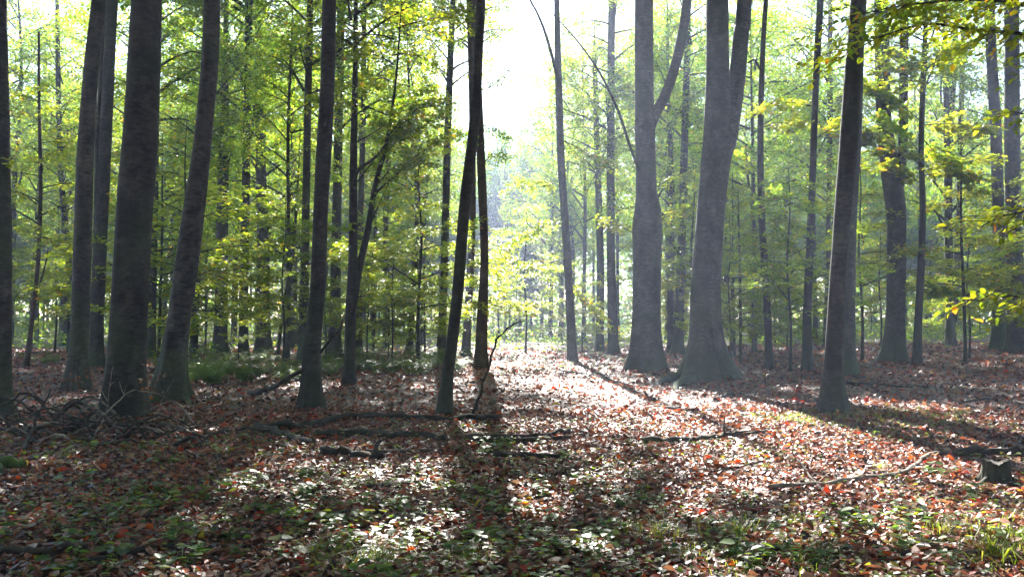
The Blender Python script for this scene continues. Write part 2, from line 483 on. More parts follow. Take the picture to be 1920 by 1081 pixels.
TREES = []
def tree_px(name, label, cat, pts, H, crown=None, crown_z=None, crown_r=1.0, flare=.5, bark=None, forks=(), d=None, roots=(), group=None, depth_lean=0.0, taper=.35):
    """pts: (px, py, width_px) from base up, in the picture plane at the tree's own distance"""
    bark = bark or BARK
    rng = np.random.default_rng(abs(hash(label)) % 2 ** 31 if False else sum(map(ord, label)))
    x0, y0, w0 = pts[0]
    if d is None:
        base = on_ground(x0, y0); d = base.y
    else:
        q = at(x0, y0, d); base = Vector((q.x, d, gz(q.x, d)))
    k = d / F_PX
    root = thing(name, label, cat, base, group)
    P = [Vector((0, 0, -.15))]; R = [w0 * k / 2]
    for (x, y, w) in pts[1:]:
        q = at(x, y, d) - base
        P.append(Vector((q.x, depth_lean * q.z, q.z))); R.append(w * k / 2)
    # continue to the tree's full height
    dirv = (P[-1] - P[-2]).normalized()
    top = P[-1]; r_top = R[-1]
    if H > top.z + .5:
        n = 4
        h = H - top.z
        cur = top.copy()
        for j in range(1, n + 1):
            f = j / n
            dd = Vector((dirv.x * (1 - f * .7), dirv.y, 1)); dd /= dd.z
            cur = cur + dd * (h / n)
            P.append(cur.copy()); R.append(max(.015, r_top * (1 - f * .9)))
    sides = 28 if w0 > 40 else (18 if w0 > 18 else 12)
    link('trunk', trunk_mesh(P, R, sides, flare, rng, bark, step=.12 if w0 > 25 else .3), root)
    for fk in forks:
        fp = [at(x, y, d + fk.get('dy', 0)) - base for (x, y, w) in fk['pts']]
        fr = [w * k / 2 for (_, _, w) in fk['pts']]
        if fk.get('H'):
            dv = (fp[-1] - fp[-2]).normalized(); dv = dv / max(dv.z, .3)
            h = fk['H'] - fp[-1].z
            if h > .5:
                for f in (.5, 1.0):
                    fp.append(fp[-1] + Vector((dv.x * .6, dv.y, 1)) * (h / 2)); fr.append(max(.012, fr[len(fk['pts']) - 1] * (1 - .85 * f)))
        o = link(fk.get('name', 'fork_stem'), trunk_mesh(fp, fr, max(8, sides - 8), 0, rng, bark, step=.25), root)
        if fk.get('crown'):
            add_crown(root, fk['crown'], fp[len(fp) // 2], fp[-1] + Vector((0, 0, 1)), fk.get('cr', .5))
    for (rx, ry, rw, r2x, r2y) in roots:
        p0 = on_ground(rx, ry) - base; p1 = on_ground(r2x, r2y) - base
        pm = p0.lerp(p1, .5); sid = Vector((-(p1 - p0).y, (p1 - p0).x, 0)) * rng.uniform(-.18, .18)
        pth = [p0 * .35 + Vector((0, 0, .32)), p0 + Vector((0, 0, .10)), pm + sid + Vector((0, 0, .05)), p1 + Vector((0, 0, -.10))]
        rad_ = np.linspace(rw * k * .42, rw * k * .09, 14) * rng.uniform(.88, 1.12, 14)
        o = link('root', tube(catmull(pth, 14), rad_, 10).mesh('root', bark, True), root)
    if crown:
        Pn = np.array([list(p) for p in P])
        z0 = crown_z
        def pt(z): return Vector((float(np.interp(z, Pn[:, 2], Pn[:, 0])), float(np.interp(z, Pn[:, 2], Pn[:, 1])), z))
        add_crown(root, crown, pt(z0), pt(H) + Vector((0, 0, .4)), crown_r)
        if x0 in (766, 566, 456, 280): add_crown(root, 'B', pt(15), pt(21), .58)  # second crown above the view, added only to shade the left ground
    TREES.append((root, x0, d))
    return root

T = tree_px
T('beech_tree', 'grey beech trunk cut off by the left edge of the picture', 'tree', [(0, 785, 40), (2, 500, 38), (-2, 250, 36), (-6, 0, 32)], 24, 'B', 13)
T('beech_tree', 'slim grey beech with a bright right rim, left of the thickest trunk on the left', 'tree', [(142, 732, 34), (150, 600, 33), (153, 500, 33), (160, 300, 31), (172, 130, 28), (186, 0, 26), ], 23, 'B', 13, flare=.6)
T('beech_tree', 'paired thin grey beech standing just behind the slim bright rimmed beech', 'tree', [(178, 690, 26), (184, 540, 25), (194, 350, 22), (205, 100, 20), (210, 0, 20)], 22, 'A', 12,
  forks=[dict(pts=[(186, 600, 16), (183, 400, 14), (186, 200, 13), (196, 0, 11)], H=18)])
T('beech_tree', 'thickest dark beech trunk on the left, rising behind the brush pile', 'tree', [(230, 785, 70), (236, 700, 67), (245, 540, 64), (252, 400, 65), (263, 250, 64), (270, 100, 60), (274, 0, 57)], 26, 'B', 13, flare=.35, bark=BARK_DARK)
T('beech_tree', 'beech leaning to the right with spreading root feet, left of the fern bed', 'tree', [(317, 752, 50), (322, 700, 46), (336, 600, 42), (350, 500, 43), (363, 400, 41), (376, 300, 35), (386, 200, 32), (394, 100, 32), (397, 0, 30)], 24, 'B', 13, flare=.75,
  roots=[(330, 745, 22, 372, 752), (318, 752, 24, 345, 762), (305, 745, 20, 275, 752)])
T('young_tree', 'thin black stem close behind the beech that leans right', 'tree', [(362, 672, 14), (368, 540, 13), (374, 430, 12), (384, 200, 10)], 15, 'A', 7, .7, bark=BARK_DARK)
T('beech_tree', 'mid distance grey trunk above the left end of the fern bed', 'tree', [(413, 665, 24), (416, 460, 22), (420, 250, 18)], 20, 'A', 8, .9)
T('beech_tree', 'straight dark trunk beside the mid distance grey one above the fern bed', 'tree', [(456, 670, 17), (458, 500, 17), (463, 250, 15), (467, 0, 13)], 22, 'A', 9, .95, bark=BARK_DARK)
T('beech_tree', 'broad hazy trunk behind the right part of the fern bed', 'tree', [(494, 662, 26), (494, 500, 22), (486, 200, 16)], 22, 'A', 8)
T('beech_tree', 'slim pale grey trunk directly left of the dark straight foreground trunk', 'tree', [(566, 688, 18), (571, 540, 16), (575, 300, 14), (582, 0, 12)], 20, 'A', 9, .9)
T('beech_tree', 'dark straight foreground beech with flared foot, left of the picture centre', 'tree', [(582, 768, 36), (586, 650, 31), (596, 540, 28), (601, 400, 27), (606, 300, 29), (614, 150, 28), (617, 0, 27)], 24, 'B', 13, flare=.55, bark=BARK_DARK)
T('beech_tree', 'grey trunk half hidden just right of the dark straight foreground beech', 'tree', [(626, 675, 24), (630, 500, 19), (634, 250, 17), (640, 0, 14)], 21, 'A', 8, .95)
T('young_tree', 'forked tree with arching side branches left of centre', 'tree', [(655, 722, 20), (657, 600, 20), (662, 480, 17), (663, 300, 14), (666, 130, 10), (667, 0, 8)], 15, 'A', 8.2, .62, flare=.4, bark=BARK_DARK,
  forks=[dict(pts=[(660, 600, 11), (674, 500, 13), (690, 430, 12), (703, 350, 10), (722, 280, 8), (735, 210, 6), (745, 120, 4)], name='fork_stem', dy=.1, H=12, crown='C', cr=1.2),
         dict(pts=[(663, 350, 8), (672, 318, 7), (705, 295, 6), (730, 262, 5), (770, 215, 3), (800, 190, 2)], name='branch', dy=-.1),
         dict(pts=[(690, 430, 6), (700, 370, 5), (735, 335, 4), (790, 285, 3), (835, 270, 2)], name='branch', dy=.3)])
T('young_tree', 'thin stem right behind the forked tree with arching branches', 'tree', [(672, 668, 14), (674, 480, 12), (680, 250, 10), (684, 0, 8)], 20, 'A', 9, .8)
T('young_tree', 'slender dark stem bending left near the bright undergrowth left of centre', 'tree', [(766, 665, 12), (774, 560, 11), (782, 380, 8), (772, 250, 7)], 16, 'A', 7, .8, bark=BARK_DARK)
T('beech_tree', 'thin straight black trunk left of the leaning dark tree at the centre', 'tree', [(828, 664, 16), (832, 540, 15), (838, 300, 14), (844, 130, 12), (849, 0, 10)], 22, 'A', 12.5, .7, bark=BARK_DARK)
T('beech_tree', 'dark trunk leaning right at the centre, behind the long fallen log', 'tree', [(833, 780, 26), (840, 700, 23), (848, 640, 22), (859, 540, 22), (870, 400, 22), (878, 330, 22), (887, 250, 20), (892, 190, 21), (897, 100, 17), (902, 0, 17)], 20, 'B', 13, .75, flare=.3, bark=BARK_DARK)
T('beech_tree', 'upright trunk crossing behind the leaning dark tree, casting a long shadow', 'tree', [(902, 692, 25), (904, 600, 21), (908, 500, 16), (907, 430, 16), (903, 330, 17), (898, 200, 15), (893, 60, 13), (891, 0, 12)], 21, 'B', 13.2, .7, flare=.35, bark=BARK_WARM)
T('beech_tree', 'pale reddish trunk seen in the gap between the two crossing central trunks', 'tree', [(872, 668, 16), (880, 540, 14), (886, 380, 13), (884, 150, 12), (880, 0, 11)], 21, 'A', 13.5, .65, bark=BARK_WARM)
T('beech_tree', 'slender hazy trunk with a forked top right of the bright sky gap', 'tree', [(1073, 676, 18), (1068, 560, 16), (1060, 420, 15), (1052, 300, 15), (1047, 150, 13), (1044, 0, 10)], 23, 'B', 20.2, .35, flare=.3,
  forks=[dict(pts=[(1046, 150, 7), (1035, 105, 6), (1020, 55, 5), (1005, 20, 4), (994, 0, 4)], H=16.5)])
T('beech_tree', 'faint thin trunk beside a second one in the haze right of centre', 'tree', [(1124, 660, 15), (1126, 500, 14), (1120, 300, 12), (1116, 150, 10)], 17, 'A', 8, .75)
T('beech_tree', 'straight hazy trunk left of the bulging big trunk', 'tree', [(1150, 664, 20), (1146, 500, 16), (1145, 300, 15), (1146, 100, 14), (1148, 0, 14)], 20, 'A', 9.5, .85)
T('beech_tree', 'big dark trunk with a swollen waist and one steep branch forking right', 'tree',
  [(1211, 694, 55), (1212, 640, 50), (1213, 540, 50), (1213, 460, 52), (1213, 425, 54), (1212, 385, 44), (1211, 350, 38), (1209, 250, 38), (1208, 180, 36), (1208, 0, 36)], 26, 'B', 17.5, .8, flare=.5,
  forks=[dict(pts=[(1212, 265, 18), (1228, 215, 20), (1246, 182, 19), (1264, 130, 18), (1278, 70, 18), (1288, 0, 17)], H=19),
         dict(pts=[(1198, 320, 5), (1178, 265, 5), (1160, 210, 5), (1132, 150, 4), (1100, 100, 3), (1068, 60, 2.5), (1030, 20, 1.5)], name='branch', dy=-.3)])
T('beech_tree', 'slim straight trunk between the two biggest trunks right of centre', 'tree', [(1270, 664, 20), (1275, 540, 16), (1281, 350, 14), (1287, 150, 12), (1290, 0, 11)], 20, 'A', 9, .9)
T('beech_tree', 'biggest dark trunk dividing into two stems, with wide buttressed roots', 'tree',
  [(1324, 712, 74), (1322, 640, 58), (1322, 540, 54), (1332, 400, 50), (1338, 340, 52), (1346, 270, 54), (1347, 200, 48), (1346, 130, 42), (1345, 0, 40)], 26, 'B', 14, .9, flare=.55,
  forks=[dict(pts=[(1340, 340, 24), (1360, 270, 38), (1374, 200, 34), (1384, 130, 30), (1390, 60, 28), (1396, 0, 27)], H=24)],
  roots=[(1280, 712, 28, 1235, 728), (1365, 708, 26, 1408, 716), (1300, 716, 26, 1272, 738)])
T('sapling', 'very thin sapling stem right of the biggest divided trunk', 'sapling', [(1389, 685, 6), (1388, 560, 5), (1385, 420, 4)], 6, 'C', 1.8, .8, flare=.2)
T('beech_tree', 'thin dark trunk right of the biggest divided trunk', 'tree', [(1443, 692, 14), (1437, 560, 13), (1428, 400, 13), (1426, 250, 12), (1430, 100, 10), (1436, 0, 9)], 17, 'A', 11.5, .7, bark=BARK_DARK,
  forks=[dict(pts=[(1425, 130, 5), (1415, 112, 4), (1402, 118, 3)], name='branch')])
T('beech_tree', 'dark trunk with slight bends left of the double trunk on the right', 'tree', [(1514, 697, 20), (1513, 600, 16), (1517, 500, 14), (1523, 350, 12), (1530, 150, 12), (1538, 0, 13)], 19, 'A', 12, .75, bark=BARK_DARK, flare=.3)
T('young_tree', 'thin pale trunk far behind the slightly bent dark one on the right', 'tree', [(1547, 650, 10), (1552, 500, 9), (1556, 250, 9), (1557, 0, 8)], 22, 'A', 10, .8)
T('beech_tree', 'foreground dark beech on the right standing on a grassy patch', 'tree', [(1562, 774, 40), (1563, 700, 34), (1571, 540, 31), (1580, 400, 31), (1589, 300, 35), (1600, 130, 33), (1609, 0, 31)], 24, 'B', 13, flare=.6, bark=BARK_DARK)
T('beech_tree', 'grey beech hidden behind the foreground dark one on the right', 'tree', [(1586, 704, 32), (1588, 600, 28), (1592, 430, 26), (1604, 250, 22), (1612, 0, 18)], 23, 'B', 13.5, .8, flare=.4)
T('beech_tree', 'light brown beech with a split top and a long root to the left', 'tree', [(1676, 678, 40), (1679, 600, 34), (1680, 500, 33), (1680, 400, 34), (1670, 320, 34), (1658, 230, 27), (1654, 100, 26), (1652, 0, 25)], 23, 'B', 13.5, .8, flare=.35,
  forks=[dict(pts=[(1682, 380, 18), (1692, 280, 17), (1694, 150, 16), (1695, 0, 15)], H=20)], roots=[(1655, 672, 16, 1608, 678)])
T('young_tree', 'sinuous thin dark tree in front of the light brown split beech', 'tree', [(1718, 683, 17), (1722, 600, 14), (1728, 480, 13), (1730, 380, 11), (1727, 280, 10), (1731, 150, 10), (1735, 60, 8)], 13.5, 'A', 9, .6, flare=.3, bark=BARK_DARK)
T('beech_tree', 'bluish thin trunk leaning left behind the sinuous dark tree', 'tree', [(1742, 632, 14), (1733, 520, 12), (1722, 330, 11)], 20, 'A', 10, .9)
T('beech_tree', 'twin pale trunks in the middle distance on the right', 'tree', [(1782, 646, 15), (1779, 480, 14), (1780, 300, 12), (1790, 100, 11)], 20, 'A', 11, .9, forks=[dict(pts=[(1790, 600, 12), (1796, 450, 11), (1800, 300, 10), (1806, 60, 9)], H=18)])
T('beech_tree', 'grey trunk standing left of the trunk at the right edge', 'tree', [(1872, 656, 26), (1874, 500, 22), (1868, 280, 20), (1858, 80, 18), (1855, 0, 18)], 22, 'B', 15, .7)
T('beech_tree', 'stout trunk at the right edge with a bright left rim', 'tree', [(1906, 660, 36), (1903, 500, 29), (1898, 280, 26), (1897, 60, 25), (1897, 0, 25)], 24, 'B', 15, .8)
T('sapling', 'reddish crooked sapling stem near the left edge', 'sapling', [(48, 690, 9), (62, 580, 8), (72, 480, 7), (76, 350, 7), (73, 180, 5), (73, 60, 4)], 10, 'C', 4, 1.3, bark=BARK_WARM,
  forks=[dict(pts=[(66, 560, 4), (84, 500, 3), (90, 470, 2)], name='branch')])
T('young_tree', 'thin wavy trunk left of the slim bright rimmed beech', 'tree', [(134, 660, 12), (128, 480, 11), (116, 350, 10), (110, 200, 9), (107, 0, 7)], 17, 'A', 8, .8, bark=BARK_DARK)
T('beech_tree', 'trunk half hidden by the thickest left beech', 'tree', [(280, 672, 20), (285, 540, 17), (290, 300, 14), (292, 150, 12)], 20, 'A', 9, .95)
T('young_tree', 'very slim stem in front of the broad hazy trunk by the ferns', 'tree', [(538, 684, 9), (541, 500, 8), (540, 250, 6), (546, 100, 5)], 13, 'A', 6, .55)
T('young_tree', 'bent slim stem between the ferns and the dark straight foreground trunk', 'tree', [(518, 680, 7), (530, 590, 7), (548, 480, 6), (556, 380, 5)], 9, 'C', 4, 1.5, bark=BARK_DARK)

# dead stubs and short snags on the nearer trunks
stub_rng = np.random.default_rng(321)
def surface_point(tr, z):
    v = np.empty(len(tr.data.vertices) * 3, np.float32); tr.data.vertices.foreach_get('co', v); v = v.reshape(-1, 3)
    near = v[np.abs(v[:, 2] - z) < .2]
    return near
for (rt, px_, d_) in TREES:
    if d_ > 30: continue
    for _ in range(int(stub_rng.integers(1, 5))):
        z = stub_rng.uniform(1.2, 7)
        near = surface_point(rt.children[0], z)
        if len(near) < 4: continue
        c = near.mean(0); p = near[stub_rng.integers(len(near))]
        o_ = (p - c) * [1, 1, 0]; o_ /= np.linalg.norm(o_) + 1e-6
        L = stub_rng.uniform(.06, .45); b0 = p - o_ * .04
        e = b0 + o_ * L + np.array([stub_rng.normal(0, .05), stub_rng.normal(0, .05), L * stub_rng.uniform(-.2, .6)])
        rr_ = stub_rng.uniform(.008, .022)
        link('dead_stub', tube(catmull([b0, (b0 + e) / 2 + stub_rng.normal(0, .02, 3), e], 6), np.linspace(rr_, rr_ * .4, 6), 6).mesh('dead_stub', BARK_DARK, True), rt.children[0])

# leafy side branches that show in the picture
SPRAY_RNG = np.random.default_rng(4242)
def spray(px_tree, lines, leaf=.125, n=420, tl=.9, mat=None, r0=.02, dy=0.0):
    root, _, d = min(TREES, key=lambda t: abs(t[1] - px_tree))
    rng = SPRAY_RNG
    for ln in lines:
        k = len(ln)
        sgn = rng.choice([-1, 1]) * rng.uniform(.2, 1.0)
        C = catmull([list(at(x, y, d + sgn * .8 * i / (k - 1) + dy) - root.location) for i, (x, y) in enumerate(ln)], 16)
        g = tube(C, np.linspace(r0, .004, 16), 6)
        L = np.linalg.norm(C[-1] - C[0]); ax = (C[-1] - C[0]) / L
        hz = np.cross(ax, [0, 0, 1.]); hz /= np.linalg.norm(hz)
        ntw = int(max(8, L * 6))
        pos, dr = [], []
        per = n * max(1, L / 1.6) / ntw
        for j in range(ntw):
            t = .18 + .82 * (j + rng.uniform(0, 1)) / ntw
            b0 = C[min(15, int(t * 15))]
            sd = 1 if j % 2 else -1
            dirv = ax * rng.uniform(.3, .9) + sd * hz * rng.uniform(.5, 1) + np.array([0, 0, rng.uniform(-.35, .22)])
            dirv /= np.linalg.norm(dirv)
            ll = tl * rng.uniform(.5, 1.15) * (1.15 - .6 * abs(t - .5))
            tip = b0 + dirv * ll - np.array([0, 0, .12 * ll])
            tube(np.array([b0, (b0 + tip) / 2 + [0, 0, .05], tip]), np.array([.005, .0035, .002]), 3, g, cap=False)
            m = int(per); u = rng.uniform(.1, 1, m)[:, None]
            pos.append(b0 * (1 - u) + tip * u + rng.normal(0, 1, (m, 3)) * [.09, .09, .045])
            dr.append(dirv + rng.normal(0, .6, (m, 3)) * [1, 1, .4])
        pos, dr = np.concatenate(pos), np.concatenate(dr); m = len(pos)
        s = leaf * rng.uniform(.7, 1.25, m)
        v, q = leaf_blades(pos, dr, rand_normals(rng, m, .38), s, s * .66, .1, -.08)
        link('branch', g.mesh('branch', BARK_DARK, True), root)['kind'] = 'stuff'
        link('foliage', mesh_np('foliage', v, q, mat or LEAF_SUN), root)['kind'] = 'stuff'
spray(1718, [[(1729, 300), (1690, 285), (1650, 265), (1600, 250)], [(1728, 345), (1700, 325), (1668, 312)], [(1729, 230), (1680, 190), (1620, 165)], [(1730, 330), (1770, 325), (1835, 338)],
             [(1731, 235), (1780, 232), (1850, 240)], [(1728, 290), (1690, 245), (1650, 225)], [(1731, 140), (1760, 110), (1800, 100)], [(1726, 520), (1760, 540), (1800, 545)], [(1730, 260), (1755, 285), (1790, 300)], [(1729, 180), (1700, 140), (1660, 110)]], leaf=.19, n=430, tl=1.0)
spray(1514, [[(1519, 400), (1480, 378), (1440, 368)], [(1527, 200), (1475, 192), (1430, 205)], [(1517, 480), (1560, 440), (1605, 440)], [(1515, 500), (1480, 450), (1445, 440)], [(1512, 560), (1480, 540), (1440, 545)], [(1528, 260), (1560, 240), (1590, 225)]], leaf=.12)
spray(1443, [[(1427, 240), (1460, 230), (1505, 240)], [(1430, 420), (1465, 410), (1490, 425)], [(1428, 330), (1400, 300), (1372, 290)]], leaf=.12)
spray(655, [[(663, 350), (705, 295), (730, 262), (800, 190)], [(690, 430), (735, 335), (790, 285), (850, 262)], [(663, 270), (720, 235), (790, 165)], [(658, 560), (730, 545), (820, 540)],
            [(720, 290), (760, 250), (830, 225)], [(660, 440), (620, 420), (590, 425)], [(702, 350), (745, 310), (805, 300)]], leaf=.10, n=480, tl=.75, mat=LEAF)
spray(902, [[(903, 310), (925, 290), (948, 300)], [(899, 235), (930, 240), (952, 265)], [(897, 170), (925, 160), (955, 130)], [(901, 280), (880, 262), (862, 255)]], leaf=.10, n=220, tl=.6, mat=LEAF)
spray(1073, [[(1060, 400), (1005, 425), (950, 465)], [(1065, 480), (1010, 492), (930, 508)], [(1050, 260), (1100, 285), (1150, 305)], [(1064, 520), (1100, 560), (1130, 590)], [(1058, 350), (1010, 340), (960, 352)]], leaf=.13, n=380)
spray(1211, [[(1192, 440), (1165, 425), (1135, 415)], [(1232, 350), (1270, 330), (1300, 345)], [(1232, 420), (1262, 395), (1290, 400)]], leaf=.12, n=300, tl=.6)
spray(828, [[(832, 470), (800, 455), (765, 460)], [(838, 330), (800, 320), (770, 330)], [(842, 200), (815, 170), (790, 150)]], leaf=.13, n=360)
spray(1906, [[(1895, 420), (1880, 430), (1885, 480)]], leaf=.12, n=260, tl=.4, mat=WITHER)
spray(0, [[(8, 140), (25, 135), (38, 142)], [(8, 300), (14, 300), (24, 305)]], leaf=.09, n=30, tl=.12, r0=.006)
spray(317, [[(345, 655), (325, 655), (300, 660)], [(352, 668), (372, 650), (390, 655)]], leaf=.08, n=50, tl=.25, r0=.006, mat=LEAF)

# ------------------------------------------------------------------ background wood
bgr = random.Random(5)
def lane(x, y, margin=0.0):
    return 0.0 - margin < x + .061 * (y - 6) < 5.6 + margin

bg_trunks = []
for k in range(5):
    P = [(0, 0, -.2), (bgr.uniform(-.1, .1), 0, 3), (bgr.uniform(-.25, .25), 0, 8), (bgr.uniform(-.4, .4), 0, 14), (bgr.uniform(-.3, .3), 0, 20)]
    bg_trunks.append(trunk_mesh(P, [.17, .15, .13, .09, .02], 10, .5, np.random.default_rng(k), [BARK, BARK_DARK, BARK][k % 3], step=.6))
def bg_tree(x, y, h, thick, kind, cz, cr, label, group):
    root = thing('forest_tree', label, 'tree', (x, y, gz(x, y)), group, bgr.uniform(0, 6.28))
    t = link('trunk', bgr.choice(bg_trunks), root); t.scale = (thick, thick, h / 20)
    add_crown(root, kind, Vector((0, 0, cz)), Vector((0, 0, h + .4)), cr)
placed = []
cnt = 0
while cnt < 120:
    far = cnt >= 40
    y = bgr.uniform(76, 120) if far else 34 + 40 * bgr.random() ** .9
    px = bgr.uniform(-160, 2080) if far else bgr.uniform(-260, 2180)
    x = (px - 960) / F_PX * y
    if lane(x, y, 1.2) and y < 86: continue
    if not far and 11.5 < x < 18.5 and y < 60: continue          # clear zone added to let sun through to the bright leaves on the right
    if any((x - a) ** 2 + (y - b) ** 2 < (2.3 + y * .006) ** 2 for a, b in placed): continue
    placed.append((x, y)); cnt += 1
    h = bgr.uniform(20, 26) if far else (bgr.uniform(14, 17) if lane(x, y, 3) else bgr.uniform(15, 21))
    th = bgr.choice([.6, .8, 1.0, 1.3, 1.7])
    bg_tree(x, y, h, th, 'F' if far else 'A', bgr.uniform(3.5, 8) if far else bgr.uniform(3.5, 8), bgr.uniform(.9, 1.2) * (1.1 if far else .95),
            'distant tree fading into the deep wood' if far else 'mid distance woodland tree among many with a leafy crown',
            'trees of the deep wood' if far else 'mid distance woodland trees')
for (px, y, h, cz) in [(1095, 60, 25, 7), (1158, 64, 25, 6), (1032, 64, 24, 5), (1215, 58, 24, 7), (1285, 66, 24, 6), (975, 100, 25, 4), (935, 108, 26, 4), (1015, 94, 24, 4), (890, 96, 24, 4), (955, 116, 26, 3), (995, 114, 26, 4)]:
    x = (px - 960) / F_PX * y; placed.append((x, y))
    bg_tree(x, y, h, .9, 'F' if y > 80 else 'A', cz, .95, 'hazy tree in the bright mist around the sky gap', 'trees in the mist around the sky gap')

for (px, y) in [(20, 46), (70, 58), (-70, 44), (115, 66), (330, 60), (700, 54), (790, 64), (1480, 60), (1570, 66), (440, 52), (1330, 50), (1410, 56), (1250, 58), (1530, 52), (180, 50), (630, 60)]:
    x = (px - 960) / F_PX * y; placed.append((x, y))
    bg_tree(x, y, bgr.uniform(21, 25), .9, 'A', bgr.uniform(7, 10), 1.05, 'mid distance woodland tree among many with a leafy crown', 'mid distance woodland trees')
# saplings with layered sprays
sap_stem = [trunk_mesh([(0, 0, -.1), (.04, 0, 1.2), (-.03, .03, 2.6), (.06, 0, 4), (.02, 0, 5)], [.035, .03, .024, .015, .005], 8, .3, np.random.default_rng(50 + k), BARK_DARK, step=.4) for k in range(2)]
def sapling(x, y, h, cr, cz, label, group=None):
    root = thing('sapling', label, 'sapling', (x, y, gz(x, y)), group, bgr.uniform(0, 6.28))
    s = link('trunk', bgr.choice(sap_stem), root); s.scale = (h / 5, h / 5, h / 5)
    add_crown(root, 'C', Vector((0, 0, cz)), Vector((0, 0, h)), cr)
def sap_px(px, d, h, cr, cz, label, group=None):
    sapling((px - 960) / F_PX * d, d, h, cr, cz, label, group)
sap_px(985, 41, 7.5, 1.35, 2.0, 'bright yellow green sapling in the haze under the sky gap')
sap_px(1092, 40, 4.2, 1.1, .8, 'low bright sapling right of the slender forked top trunk')
sap_px(1300, 36, 8.5, 1.4, 3.0, 'sunlit sapling showing between the two biggest trunks')
sap_px(1480, 25, 6.0, 1.2, 1.6, 'bright layered sapling left of the bent dark trunk on the right')
sap_px(735, 30, 4.6, 1.5, 1.2, 'low spreading sapling right of the forked tree with arching branches')
sap_px(1615, 30, 7.5, 1.4, 2.4, 'glowing sapling behind the foreground dark beech on the right')
k = 0
while k < 84:
    y = 27 + 50 * bgr.random() ** 1.2
    px = bgr.uniform(-150, 2070)
    x = (px - 960) / F_PX * y
    if lane(x, y, 1.0) and y < 52: continue
    if any((x - a) ** 2 + (y - b) ** 2 < 1.2 for a, b in placed): continue
    placed.append((x, y)); k += 1
    h = bgr.uniform(3.2, 8.5)
    sapling(x, y, h, bgr.uniform(.8, 1.25) * h / 5 * .95, h * bgr.uniform(.12, .3), 'understorey sapling with layered leaf sprays in the middle distance', 'understorey saplings')

# far wood closing the horizon
def far_wood():
    rng = np.random.default_rng(77)
    n = 110000
    ang = rng.uniform(-.95, .95, n)
    r = rng.uniform(118, 150, n)
    x, y = np.sin(ang) * r, np.cos(ang) * r
    hmax = 19 + 4 * smooth_noise2(x * .12, y * .12, 5)
    z = hmax * rng.uniform(0, 1, n) ** 1.3
    # clump
    cl = rng.normal(0, 1, (n // 34, 3))
    c = rng.integers(0, n // 34, n)
    x = x[c] + rng.normal(0, 1.3, n); y = y[c] + rng.normal(0, 1.3, n); z = np.abs(z[c] + rng.normal(0, .8, n))
    pos = np.stack([x, y, z], 1)
    s = rng.uniform(.5, .95, n)
    v, t = leaf_cards(pos, rng.normal(0, 1, (n, 3)), rand_normals(rng, n, .7), s, s * .7)
    return mesh_np('distant_wood', v, t, LEAF_FAR)
tag(link('distant_wood', far_wood()), 'far off mass of foliage closing the view between the trunks', 'foliage', kind='stuff')

def undergrowth():
    rng = np.random.default_rng(78)
    nc = 3600
    y = 42 + 78 * rng.uniform(0, 1, nc) ** .8; x = rng.uniform(-1, 1, nc) * (y * .75)
    c = rng.integers(0, nc, 64000); n = len(c)
    px_, py_ = x[c] + rng.normal(0, .55, n), y[c] + rng.normal(0, .55, n)
    hh = (.35 + .9 * ((c * 7919) % 101) / 101.)
    pos = np.stack([px_, py_, ground_z(px_, py_) + hh * rng.uniform(.1, 1, n)], 1)
    s = rng.uniform(.12, .24, n)
    v, t = leaf_cards(pos, rng.normal(0, 1, (n, 3)) * [1, 1, .3], rand_normals(rng, n, .5), s, s * .65)
    return mesh_np('undergrowth', v, t, LEAF)
tag(link('undergrowth', undergrowth()), 'low green undergrowth covering the ground between the far trunks', 'undergrowth', kind='stuff')

# the wood goes on beside and behind the viewer
for (x, y) in [(-9, 1), (-13, -6), (-6, -8), (0, -10), (6, -7), (11, -2), (14, 6), (-16, 5), (4, -15), (-5, -16), (13, -13), (-14, -15), (19, 0), (20, 11), (-21, -2), (-20, 11), (22, -9), (-24, -12), (9, -20), (-1, -23)]:
    bg_tree(x, y, bgr.uniform(17, 22), 1.4, 'B', 7.5, 1.0, 'woodland tree standing beside or behind the viewer', 'trees around the viewer')

# ------------------------------------------------------------------ leaf litter
def litter(n, ylo, yhi, scale_fn, seed, power):
    rng = np.random.default_rng(seed)
    y = ylo + (yhi - ylo) * rng.uniform(0, 1, n) ** power
    x = rng.uniform(-1, 1, n) * (y * .72 + 2.5)
    z = ground_z(x, y)
    s = scale_fn(y) * np.clip(rng.lognormal(-.12, .38, n), .35, 1.8)
    az = rng.uniform(0, 6.283, n)
    nrm = rand_normals(rng, n, .36)
    d = np.stack([np.cos(az), np.sin(az), np.zeros(n)], 1)
    d -= nrm * (d * nrm).sum(1)[:, None]
    pos = np.stack([x, y, z + .012 + rng.uniform(0, .035, n)], 1) - d * s[:, None] * .5
    v, q = leaf_blades(pos, d, nrm, s, s * rng.uniform(.5, .75, n), rng.normal(.14, .22, n), rng.normal(.03, .25, n))
    return v, q
g = Geo()
g.add(*litter(160000, 3.5, 15, lambda y: .047 + .0017 * y, 1, 1.0))
g.add(*litter(62000, 15, 48, lambda y: .062 + .0026 * (y - 8), 2, 1.25))
rb = np.random.default_rng(91)
